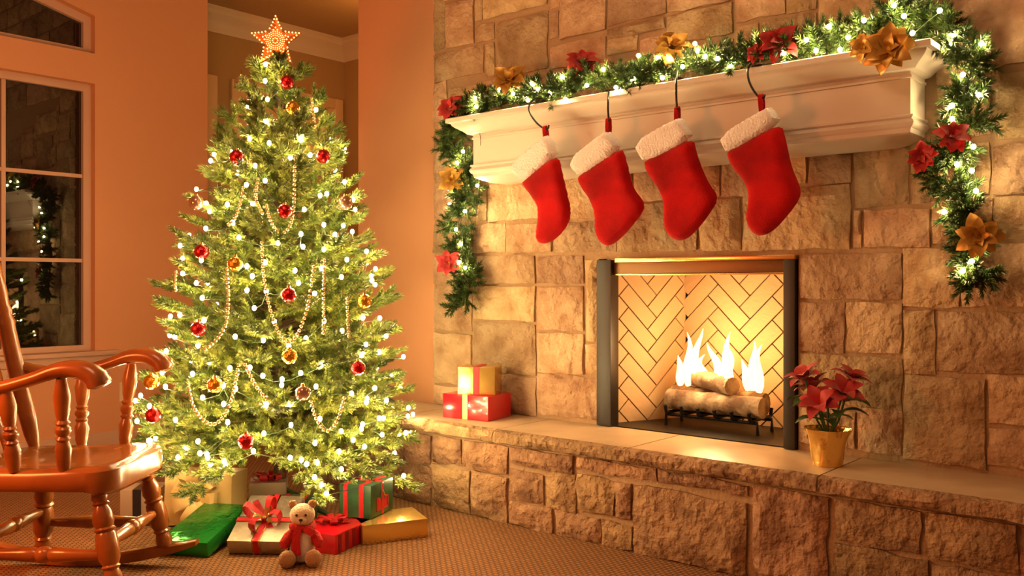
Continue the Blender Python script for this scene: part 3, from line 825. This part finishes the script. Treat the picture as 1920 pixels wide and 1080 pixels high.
go = sorted([p for p in gpts if p.y > 3.1], key=lambda p: p.z)+sorted([p for p in gpts if .85 <= p.y <= 3.1], key=lambda p: -p.y)+sorted([p for p in gpts if p.y < .85], key=lambda p: -p.z)
wp = []
for a, b_ in zip(go, go[1:]): wp += [a+Vector((.010,0,0)), (a+b_)/2+Vector((.03,0,.012))]
q.tube(wp+[go[-1]+Vector((.010,0,0))], .0015, 4)
q.build('wire', wire, gl)

# ------------------------------------------------------------------ poinsettias
def petal_mesh(L, wd, m_, name='petal'):
    q = MB(); vs_ = []; fs = []; n_ = 7
    for i in range(n_+1):
        t = i/n_; w_ = wd*(math.sin(PI*min(1,t*.93+.07)))**.8*(1 if t < .98 else .05)*(1-.25*t)
        x = L*t; z = .22*L*math.sin(t*2.2)-.16*L*t*t
        vs_ += [(x,-w_/2,z+.14*w_),(x,0,z),(x,w_/2,z+.14*w_)]
    for i in range(n_):
        a_ = i*3
        for j in (0,1): fs.append((a_+j,a_+3+j,a_+4+j,a_+1+j))
    k = len(vs_); vs2 = [(x,y,z-.0012) for x,y,z in vs_]
    q.add(vs_+vs2, fs+[tuple(i_+k for i_ in reversed(f)) for f in fs])
    return q.mesh(name, m_)
pet = {}
for nm, m_ in (('r',redpetal),('g',goldpetal)):
    pet[nm] = [petal_mesh(.088,.062,m_), petal_mesh(.062,.042,m_)]
q = MB()
for k in range(7): a = k*.9; q.ball((.006*math.cos(a)*(k>0),.006*math.sin(a)*(k>0),.012), .0042, 6, 5)
stam_me = q.mesh('stamens', stamen)
def poinsettia(x, y, kind, label, size=1., X=XS-.25, nrm=(-1,-.25,.25), seed=0, group='poinsettias on the garland', loc=None):
    p = loc if loc is not None else P(x, y, X=X); rnd = random.Random(seed+x)
    nn = Vector(nrm).normalized()
    t = thing('poinsettia', label, 'poinsettia', p, nn.to_track_quat('Z','Y').to_euler(), group); t.scale = (size,size,size)
    for ring, (cnt, el, mi) in enumerate(((7,.05,0),(6,-.4,0),(5,-.85,1))):
        for k in range(cnt):
            o = link('petal', pet[kind][mi], t); o.rotation_euler = (rnd.uniform(-.25,.25), el+rnd.uniform(-.2,.2), 2*PI*(k+ring*.5)/cnt+rnd.uniform(-.15,.15))
            s = rnd.uniform(.8,1.1); o.scale = (s,s,s)
    link('stamens', stam_me, t)
poinsettia(846,203,'r','red poinsettia at the tree side end of the mantel',.85,XS-.17,(-.9,-.35,.35))
poinsettia(957,152,'g','gold poinsettia on the mantel next to the end red one',1.05,XS-.22,(-.8,-.5,.55))
poinsettia(1090,120,'r','red poinsettia on the mantel above the second stocking',.95,XS-.16,(-.7,-.55,.6))
poinsettia(1262,92,'g','gold poinsettia on the mantel above the third stocking',1.0,XS-.2,(-.8,-.45,.5))
poinsettia(1462,84,'r','large red poinsettia on the mantel above the fourth stocking',.95,XS-.22,(-.9,-.4,.4))
poinsettia(1418,102,'r','small red poinsettia beside the hook of the fourth stocking',.55,XS-.24,(-.9,-.1,.4))
poinsettia(1668,92,'g','large gold poinsettia hanging over the mantel front',1.0,XS-.265,(-1,-.2,.05))
poinsettia(1622,88,'g','small gold poinsettia left of the large one over the mantel edge',.6,XS-.265,(-1,.2,-.1))
poinsettia(1786,258,'r','red poinsettia on the garland beside the mantel end',.72,XS-.16,(-1,-.5,.35))
poinsettia(1730,294,'r','red poinsettia below the mantel corner, in front of stones',.62,XS-.16,(-1,-.1,.0))
poinsettia(1835,445,'g','big gold poinsettia low on the far side garland',.88,XS-.16,(-1,-.3,.1))
poinsettia(848,338,'g','gold poinsettia on the garland beside the tree',.88,XS-.15,(-.8,-.5,.1))
poinsettia(842,493,'r','red poinsettia low on the garland beside the tree',.8,XS-.15,(-.8,-.5,.1))

# ------------------------------------------------------------------ stockings
def stocking(cuff, body, loop, label, hook, hlabel, X):
    def uv(pts): return [(-P(x,y,X=X).y, P(x,y,X=X).z) for x, y in pts]
    top = P(*loop[0], X=X)
    t = thing('christmas_stocking', label, 'stocking', top, None, 'stockings under the mantel')
    def emit(name, outline, T, m_, res, it, edge=None, bulge=0):
        vs_, fs = puffy(smooth_poly(uv(outline), it), T, res, edge=edge)
        q = MB()
        pts = []
        for u, v, h in vs_:
            k = .006*noise.noise(Vector((u*9, v*9, 2.)))*(1 if abs(h) > .002 else 0)
            pts.append((X-h-k, -u, v))
        q.add(pts, fs); return q.build(name, m_, t)
    emit('foot', body, .03, redfelt, .012, 2, .045)
    emit('cuff', cuff, .037, whiteplush, .011, 1, .028)
    (lx, ly), (mx, my) = loop
    q = MB(); a, b_ = P(lx,ly,X=X), P(mx,my,X=X)
    q.ribbon([b_+Vector((-.006,0,-.01)), (a+b_)/2+Vector((-.010,0,0)), a+Vector((-.008,0,0)), a+Vector((0,0,.006)), a+Vector((.008,0,0)), (a+b_)/2+Vector((.010,0,0)), b_+Vector((.006,0,-.01))], (0,1,0), .017, .0022)
    q.build('hanging_loop', redfelt, t)
    hp = [P(x,y,X=xx) for x, y, xx in hook]
    base = hp[0].copy(); base.z = ZM
    ho = thing('stocking_hook', hlabel, 'hook', base, None, 'black mantel hooks')
    q = MB(); q.tube(spline(hp, 6), .0042, 8); q.build('wire', iron, ho)
    q = MB(); q.bbox((base.x-.005,base.y-.022,ZM+.0005),(base.x+.06,base.y+.022,ZM+.009),.003); q.build('base_plate', iron, ho)
XK = XS-.275
stocking([(954,312),(1024,252),(1036,258),(1046,292),(982,345)],
         [(984,338),(1046,286),(1054,324),(1061,355),(1070,391),(1067,415),(1054,437),(1037,452),(1019,458),(1005,452),(1007,430),(1010,406),(1008,386),(993,363),(978,344)],
         [(1022,239),(1025,262)], 'red stocking with white cuff, first from the tree', [(1018,184,XS-.24),(1004,185,XS-.262),(993,196,XS-.285),(993,210,XS-.29),(1004,228,XS-.285),(1018,240,XS-.278),(1027,241,XK-.004),(1029,235,XK-.012)], 'black hook holding the stocking nearest the tree', XK)
stocking([(1066,302),(1134,246),(1150,248),(1168,282),(1087,336)],
         [(1090,326),(1166,276),(1172,292),(1180,324),(1187,352),(1209,380),(1206,398),(1175,437),(1150,459),(1135,461),(1120,449),(1115,428),(1117,401),(1108,377),(1092,355),(1083,336)],
         [(1141,224),(1141,254)], 'red stocking with white cuff, second from the tree', [(1142,170,XS-.24),(1141,178,XS-.262),(1140,190,XS-.285),(1140,208,XS-.287),(1141,222,XS-.28),(1141,228,XK-.002),(1142,225,XK-.012)], 'black hook holding the second stocking from the tree', XK)
stocking([(1188,268),(1268,222),(1284,222),(1304,262),(1209,310)],
         [(1212,300),(1300,256),(1306,285),(1317,317),(1330,345),(1346,366),(1342,384),(1318,419),(1293,446),(1273,453),(1254,443),(1244,423),(1246,387),(1238,357),(1216,329),(1207,306)],
         [(1270,203),(1270,230)], 'red stocking with white cuff, third from the tree', [(1270,132,XS-.24),(1269,140,XS-.262),(1268,152,XS-.285),(1268,180,XS-.287),(1269,200,XS-.28),(1270,207,XK-.002),(1271,204,XK-.012)], 'black hook holding the third stocking from the tree', XK)
stocking([(1347,256),(1434,203),(1450,200),(1468,232),(1364,292)],
         [(1368,282),(1464,228),(1474,262),(1484,312),(1496,339),(1503,360),(1496,380),(1472,410),(1453,431),(1431,443),(1414,440),(1401,424),(1399,402),(1405,366),(1395,339),(1371,312),(1362,288)],
         [(1427,180),(1429,206)], 'red stocking with white cuff, farthest from the tree', [(1420,116,XS-.24),(1408,120,XS-.262),(1402,132,XS-.287),(1404,150,XS-.29),(1412,168,XS-.285),(1424,183,XS-.28),(1431,184,XK-.003),(1434,178,XK-.012)], 'black hook holding the stocking farthest from the tree', XK)

# ------------------------------------------------------------------ rocking chair  (local: x = sitter's front, y = away from camera)
co = W(-1.56, 3.115, 0)
chair = thing('rocking_chair', 'glossy maple rocking chair with turned legs beside the window', 'chair', co, (0,0,-math.atan2(CS, SN)))
LEG = [(t_,r_*1.13) for t_,r_ in [(0,.016),(.06,.020),(.12,.023),(.16,.018),(.18,.024),(.20,.018),(.26,.026),(.36,.030),(.42,.024),(.44,.031),(.47,.024),(.5,.029),(.60,.032),(.74,.030),(.80,.022),(.82,.027),(.85,.020),(.93,.027),(1,.022)]]
SPN = [(t_,r_*1.18) for t_,r_ in [(0,.013),(.08,.018),(.25,.022),(.33,.015),(.36,.020),(.39,.014),(.43,.021),(.47,.021),(.5,.014),(.53,.020),(.56,.014),(.62,.018),(.8,.023),(.93,.017),(1,.013)]]
STR = [(t_,r_*1.12) for t_,r_ in [(0,.011),(.1,.015),(.3,.019),(.42,.022),(.45,.017),(.48,.024),(.52,.024),(.55,.017),(.58,.022),(.7,.019),(.9,.015),(1,.011)]]
def cpart(name, fn): q = MB(); fn(q); return q.build(name, wood, chair, world=False)
def seat(q):
    def outline(ins, n_=56, dz=0):
        r_ = []
        for j in range(n_):
            a = 2*PI*j/n_; c, s = math.cos(a), math.sin(a)
            x = math.copysign(abs(c)**.38, c); y = math.copysign(abs(s)**.38, s)
            hw = .255-.025*(1-x)/2
            r_.append((x*(.275-ins)+.005, y*(hw-ins)))
        return r_
    R = []
    for ins, zz_ in ((.05,.372),(.012,.376),(0,.388),(-.003,.41),(0,.43),(.012,.443),(.03,.447),(.07,.443),(.12,.436),(.18,.432)):
        R.append([(x, y, zz_-(.014 if (x > .2 and zz_ < .4) else 0)+.012*max(0,x)/.27*(zz_ > .42)) for x, y in outline(ins)])
    q.rings(R)
cpart('seat', seat)
ZR = lambda x: (x+.03)**2/(2*1.15)
for s in (-1, 1):
    yl = s*.215
    def rocker(q):
        xs_ = [-.58+.97*i/20 for i in range(21)]
        R = []
        for i, x in enumerate(xs_):
            h = .042*(1-.55*max(0,(abs(i-10)-7)/3)); w_ = .019
            z0 = ZR(x)+.001; R.append([(x,yl-w_,z0),(x,yl+w_,z0),(x,yl+w_,z0+h*.8),(x,yl+w_*.6,z0+h),(x,yl-w_*.6,z0+h),(x,yl-w_,z0+h*.8)])
        q.rings(R)
    cpart('rocker', rocker)
    cpart('leg', lambda q: q.turned((.205,s*.185,.385),(.272,yl,ZR(.272)+.035),LEG))
    cpart('leg', lambda q: q.turned((-.15,s*.165,.385),(-.185,yl,ZR(-.185)+.035),LEG))
    cpart('stretcher', lambda q: q.turned((.245,s*.203,.165),(-.172,s*.197,.165),STR))
    cpart('arm_spindle', lambda q: q.turned((.115,s*.225,.44),(.125,s*.262,.745),SPN))
    cpart('arm_spindle', lambda q: q.turned((-.045,s*.225,.44),(-.055,s*.255,.71),SPN))
    def arm(q):
        ax = spline([(-.30,.742),(-.2,.718),(-.08,.715),(.03,.742),(.12,.772),(.19,.772),(.235,.748),(.25,.715)], 4)
        yy = [s*(.235+.03*min(1,(p.x+.3)/.3)) for p in ax]
        k = len(ax); rr = []
        for i, p in enumerate(ax):
            t = i/(k-1); th = .021+.020*max(0,t-.45)/.55
            if t > .93: th *= .8 if i < k-1 else .35
            rr.append((th, .028+.018*max(0,t-.45)/.55 if i < k-1 else .016))
        q.tube([(p.x,y,p.y) for p, y in zip(ax, yy)], rr, 14, up=(0,0,1) if False else None)
    cpart('arm', arm)
    POST = [(0,.017),(.08,.026),(.2,.031),(.30,.028),(.32,.033),(.35,.026),(.37,.030),(.5,.030),(.62,.030),(.64,.035),(.67,.028),(.70,.033),(.73,.027),(.8,.031),(.95,.028),(1,.024)]
    cpart('back_post', lambda q: q.turned((-.205,s*.2,.435),(-.40,s*.245,1.16),POST))
for zz_, xa in ((.20,.238),):
    cpart('stretcher', lambda q: q.turned((.24,-.203,.20),(.24,.203,.20),STR))
    cpart('stretcher', lambda q: q.turned((-.17,-.197,.21),(-.17,.197,.21),STR))
for k in range(5):
    y = -.14+.07*k
    def slat_(q, y=y):
        q.tube([(-.225,y*.9,.435),(-.28,y*.95,.62),(-.33,y,.80),(-.41,y*1.05,1.17)], [(.011,.012),(.008,.028),(.008,.02),(.008,.010)], 8, up=(1,0,.2))
    cpart('back_spindle', slat_)
def crest(q):
    R = []
    for i in range(15):
        t = i/14*2-1; y = t*.29; x = -.41-.03*(1-t*t); h = .11*(1-.35*abs(t)**3)
        R.append([(x+.012,y,1.13),(x-.012,y,1.13),(x-.035,y,1.13+h),(x-.015,y,1.14+h)])
    q.rings(R)
cpart('crest_rail', crest)

# ------------------------------------------------------------------ gifts
CR = -math.atan2(CS, SN)      # aligns local x with the camera's right
def gift(label, r, f, z, dims, m_, yaw=0, pitch=0, roll=0, bands=(), bandm=None, bandw=.03, extra=None, name='gift_box', group='gifts under the tree'):
    """dims w (local x), d (local y), h; the origin is the centre of the base"""
    t = thing(name, label, 'gift', W(r,f,z), None, group)
    t.rotation_euler = (Matrix.Rotation(CR+yaw,3,'Z') @ Matrix.Rotation(pitch,3,'X') @ Matrix.Rotation(roll,3,'Y')).to_euler()
    w_, d_, h_ = dims; q = MB(); q.bbox((-w_/2,-d_/2,0),(w_/2,d_/2,h_),.004); q.build('box', m_, t, world=False)
    e = .0018
    for b_ in bands:
        q = MB(); ax, c = b_[0], b_[1]; bw = b_[2] if len(b_) > 2 else bandw; bm__ = b_[3] if len(b_) > 3 else bandm
        ee = e+(.0012 if len(b_) > 3 else 0)
        if ax == 'x': path = [(-w_/2-ee,c,-.0+.001),(-w_/2-ee,c,h_+ee),(w_/2+ee,c,h_+ee),(w_/2+ee,c,.001)]; q2 = [((path[i][0],c-bw/2,path[i][2]),(path[i][0],c+bw/2,path[i][2])) for i in range(4)]
        else: path = [(c,-d_/2-ee,.001),(c,-d_/2-ee,h_+ee),(c,d_/2+ee,h_+ee),(c,d_/2+ee,.001)]; q2 = [((c-bw/2,path[i][1],path[i][2]),(c+bw/2,path[i][1],path[i][2])) for i in range(4)]
        inn = []
        for a_, bb in q2:
            def sh(p):
                x, y, zq = p; k = .0012
                if ax == 'x': x -= math.copysign(k, x)
                else: y -= math.copysign(k, y)
                if zq > h_/2: zq -= k
                return (x,y,zq)
            inn.append((a_, bb, sh(bb), sh(a_)))
        q.rings([list(i_) for i_ in inn]); q.build('ribbon', bm__, t, False, world=False)
    if extra: extra(t, w_, d_, h_)
    return t
def bow(t, c, m_, size=.06, wid=.025, loops=4, up=(0,0,1), edge=None, name='bow', tails=2, seed=0, hf=.55):
    rnd = random.Random(seed); up = Vector(up).normalized(); u = up.orthogonal().normalized(); v = up.cross(u); c = Vector(c); q = MB()
    for k in range(loops):
        a = 2*PI*k/loops+.5; d = (u*math.cos(a)+v*math.sin(a)); side = up.cross(d); L = size*rnd.uniform(.9,1.1); h = size*hf
        path = []
        for i in range(15):
            ph = 2*PI*i/14; path.append(c+d*(L*(1-math.cos(ph))/2)+up*(.003+h*.5*math.sin(ph)*(.3+.7*(1-math.cos(ph))/2)+h*.45*(1-math.cos(ph))/2))
        wl_ = [wid*(.45+.55*(1-math.cos(2*PI*i/14))/2) for i in range(15)]
        q.ribbon(path, side, wl_, .001)
    for k in range(tails):
        a = PI*k+1.1+.3*seed; d = (u*math.cos(a)+v*math.sin(a)); side = up.cross(d)
        q.ribbon([c+up*.004, c+d*size*.5+up*.012, c+d*size+up*.004, c+d*size*1.4+up*.008], side, wid*.8, .001)
    q.ball(c+up*.008, wid*.42, 8, 6); o = q.build(name, m_, t, world=False); return o

# far left, behind the chair leg
gift('grey brown gift with black ribbon behind the rocking chair leg', -1.60,3.90,0, (.16,.15,.165), greywrap, yaw=.12, bands=(('y',-.01,.035),), bandm=blackrib)
# pale gold gift with the big sheer bow
def gold_extra(t, w_, d_, h_):
    bow(t, (.01,-d_/2-.004,h_*.55), sheer, .10, .06, 7, (0,-1,.1), tails=3, seed=2, hf=.8)
gift('pale gold gift with large sheer gold bow, behind the green one', -1.335,3.905,.006, (.30,.17,.225), paleGold, yaw=-.10, pitch=-.06, bands=(('y',.01,.05),), bandm=sheer, extra=gold_extra)
# green foil
gift('shiny green foil gift lying flat in front', -1.225,3.60,.034, (.205,.34,.06), greenfoil, yaw=-.2, pitch=.19)
# silver with red/gold ribbon
def silver_extra(t, w_, d_, h_):
    bow(t, (.0,-.015,h_), redrib, .08, .03, 4, (0,-.2,1), tails=3, seed=1, hf=1.2)
    bow(t, (.0,-.015,h_+.006), capgold, .045, .02, 3, (0,-.3,1), tails=0, seed=4, name='gold_bow', hf=1.1)
gift('silver scroll patterned gift with red and gold bow', -.975,3.59,.06, (.225,.29,.06), silverwrap, yaw=-.06, pitch=.40, bands=(('x',-.015,.034),('y',0,.034),('x',-.015,.022,redrib),('y',0,.022,redrib)), bandm=capgold, extra=silver_extra)
gift('small green and red ribboned gift behind the silver one', -.93,3.835,0, (.17,.14,.13), tartan, yaw=.05, bands=(('y',-.04,.02),('y',.045,.02)), bandm=redrib)
def dr_bow(t, w_, d_, h_): bow(t, (0,0,h_), redrib, .07, .035, 6, seed=7)
gift('dark gift topped with red bow, half hidden under the branches', -1.10,4.05,0, (.16,.14,.16), greywrap, yaw=.2, extra=dr_bow)
# red striped
def red_extra(t, w_, d_, h_):
    for k in range(5):
        y = -d_/2+.03+k*(d_-.06)/4
        q = MB(); q.box((w_/2-.001,y-.011,.004),(w_/2+.0015,y+.011,h_-.004)); q.build('stripe', darkred, t, False, world=False)
    bow(t, (-.02,.02,h_), redrib, .055, .03, 6, seed=5)
gift('glossy red gift with dark red stripes beside the teddy bear', -.72,3.605,0, (.20,.25,.078), redwrap, yaw=-.42, extra=red_extra)
# gold box + green ribbon cube on top
gift('flat shiny gold gift box nearest the hearth', -.515,3.735,0, (.275,.21,.078), goldwrap, yaw=.42)
def tart_extra(t, w_, d_, h_):
    x = w_/2
    q = MB()
    for lo, hi in (((-.05,.02),(-.042,.075)),((.042,.02),(.05,.075)),((-.05,.02),(.05,.028)),((-.05,.067),(-.02,.075)),((.02,.067),(.05,.075))):
        q.box((x-.001,lo[0],lo[1]),(x+.002,hi[0],hi[1]))
    q.build('label_frame', redrib, t, False, world=False)
    q = MB(); q.add([(x+.001,-.042,.028),(x+.001,.042,.028),(x+.001,.042,.066),(x+.001,.018,.066),(x+.001,0,.05),(x+.001,-.018,.066),(x+.001,-.042,.066)], [(0,1,2,3,4,5,6)]); q.build('label', redwrap, t, False, world=False)
    q = MB(); q.tube(spline([(x+.002,-.016,.075),(x+.003,0,.1),(x+.002,.016,.075)],5), .0015, 4); q.build('cord', capgold, t, world=False)
    for yy in (-.045,.045): pass
gift('dark green gift with red ribbons on top of the gold box', -.615,3.79,.0795, (.15,.19,.135), tartan, yaw=-.36, bands=(('y',-.045,.022),('y',.03,.022),('x',.0,.022)), bandm=redrib, extra=tart_extra)

# ------------------------------------------------------------------ teddy bear (local: -y faces camera)
bp_ = W((567-960)/F*3.37, 3.37, 0)
bear = thing('teddy_bear', 'cream teddy bear with red scarf sitting before the gifts', 'teddy bear', bp_, (0,0,CR+.12))
def bpart(name, m_, fn, lab=None):
    q = MB(); fn(q); o = q.build(name, m_, bear, world=False)
    if lab: o['label'] = lab
    return o
bpart('body', shirt, lambda q: q.tube([(0,.01,.0),(0,.005,.02),(0,0,.06),(0,.005,.10),(0,.008,.125),(0,.01,.14)], [.02,.044,.048,.042,.034,.02], 20))
def head(q):
    q.ball((0,-.002,.178), .046, 22, 14, (1.02,.95,.92)); q.ball((0,-.034,.166), .022, 14, 9, (1,.9,.8))
bpart('head', bearfur, head)
for s in (-1,1):
    bpart('ear', tanfur, lambda q: q.ball((s*.036,.004,.216), .0165, 12, 8, (1,.6,1)))
    bpart('eye', blackplastic, lambda q: q.ball((s*.0165,-.043,.186), .0048, 10, 7))
    bpart('arm', knit, lambda q: q.tube([(s*.03,0,.118),(s*.05,-.012,.10),(s*.062,-.028,.078),(s*.064,-.036,.064)], [.014,.019,.021,.012], 14), 'red sleeve')
    bpart('leg', tanfur, lambda q: (q.tube([(s*.026,-.01,.028),(s*.04,-.04,.028),(s*.046,-.062,.030)], [.02,.026,.025], 14), q.ball((s*.047,-.072,.033), .0315, 14, 9, (1,.62,1.05))))
bpart('nose', blackplastic, lambda q: q.ball((0,-.053,.171), .0062, 10, 7, (1.2,.8,.9)))
bpart('mouth', blackplastic, lambda q: q.tube([(0,-.0545,.166),(0,-.054,.157),(.007,-.051,.153)], .0009, 4))
def scarf(q):
    q.tube([(.04*math.cos(a_),.004+.036*math.sin(a_),.134+.005*math.sin(a_*2)) for a_ in [2*PI*i/20 for i in range(21)]], [(.014,.011)]*21, 10)
    q.ribbon([(-.012,-.042,.136),(-.016,-.052,.11),(-.018,-.055,.08),(-.016,-.057,.04)], (1,.0,0), [.026,.03,.032,.034], .004)
    q.ribbon([(.014,-.04,.136),(.03,-.05,.128),(.046,-.05,.118)], (0,.3,1), [.022,.026,.028], .004)
bpart('scarf', knit, scarf)

# ------------------------------------------------------------------ things on the hearth
def hearth_gift(label, x, y_, dims, m_, yaw, z=ZH+.001, **kw):
    t = thing('gift_box', label, 'gift', (x,y_,z), (0,0,yaw), 'gifts on the hearth')
    w_,d_,h_ = dims; q = MB(); q.bbox((-w_/2,-d_/2,0),(w_/2,d_/2,h_),.004); q.build('box', m_, t, world=False)
    q = MB(); q.box((-w_/2-.002,-.015,0),(w_/2+.002,.015,h_+.002)); q.build('ribbon', kw.get('rib',sheer), t, False, world=False)
hearth_gift('red gift on the tree end of the hearth', 3.16, 2.93, (.20,.26,.115), redwrap, .15)
hearth_gift('gold gift stacked on the red one on the hearth', 3.16, 2.91, (.15,.18,.13), goldwrap, .5, ZH+.1165, rib=redrib)
pp = P(1552,872,z=ZH)
pot = thing('potted_poinsettia', 'red poinsettia plant in crinkled gold foil pot on the hearth', 'plant', pp)
q = MB(); R = []
for i, (r_, z) in enumerate(((.05,.0),(.054,.03),(.06,.07),(.068,.105),(.082,.13),(.078,.128),(.062,.10),(.02,.095))):
    R.append([(pp.x+(r_*(1+.06*math.sin(j*5+i)*(i>0)))*math.cos(2*PI*j/28), pp.y+(r_*(1+.06*math.sin(j*5+i)*(i>0)))*math.sin(2*PI*j/28), ZH+.001+z) for j in range(28)])
q.rings(R); q.build('foil_pot', potfoil, pot)
rnd = random.Random(77); lf_me = petal_mesh(.10,.055,leafgreen,'leaf')
for k in range(6):
    a = k*1.05; h = .20+.04*(k % 3); rr_ = .075 if k else 0; c = Vector((rr_*math.cos(a), rr_*math.sin(a), h+.02))
    q = MB(); q.tube([pp+Vector((0,0,.09)), pp+Vector((c.x*.5,c.y*.5,.16)), pp+c], .004, 5); st_ = q.build('stem', leafgreen, pot)
    nn = (c-Vector((.03,0,.12))).normalized(); qq = nn.to_track_quat('Z','Y')
    for i in range(8):
        o = link('petal', pet['r'][0], st_); o.location = c; e = Matrix.Rotation(2*PI*i/8+k,3,'Z') @ Matrix.Rotation(-.15-.35*(i % 2),3,'Y')
        o.rotation_euler = (qq.to_matrix() @ e).to_euler(); o.scale = (.9,.9,.9)
    for i in range(2):
        o = link('leaf', lf_me, st_); o.location = c*.75; o.rotation_euler = (0,.1,a+1.5*i-.7)

# outlet
oc = P(234,734,Y=YA)
ot = thing('wall_outlet', 'small beige wall outlet below the window', 'outlet', (oc.x,YA,oc.z))
q = MB(); q.bbox((oc.x-.036,YA-.006,oc.z-.058),(oc.x+.036,YA-.0005,oc.z+.058),.003); q.build('plate', plate, ot)
for dz in (-.022,.022):
    q = MB(); q.bbox((oc.x-.016,YA-.008,oc.z+dz-.014),(oc.x+.016,YA-.005,oc.z+dz+.014),.002); q.build('socket', plate, ot)
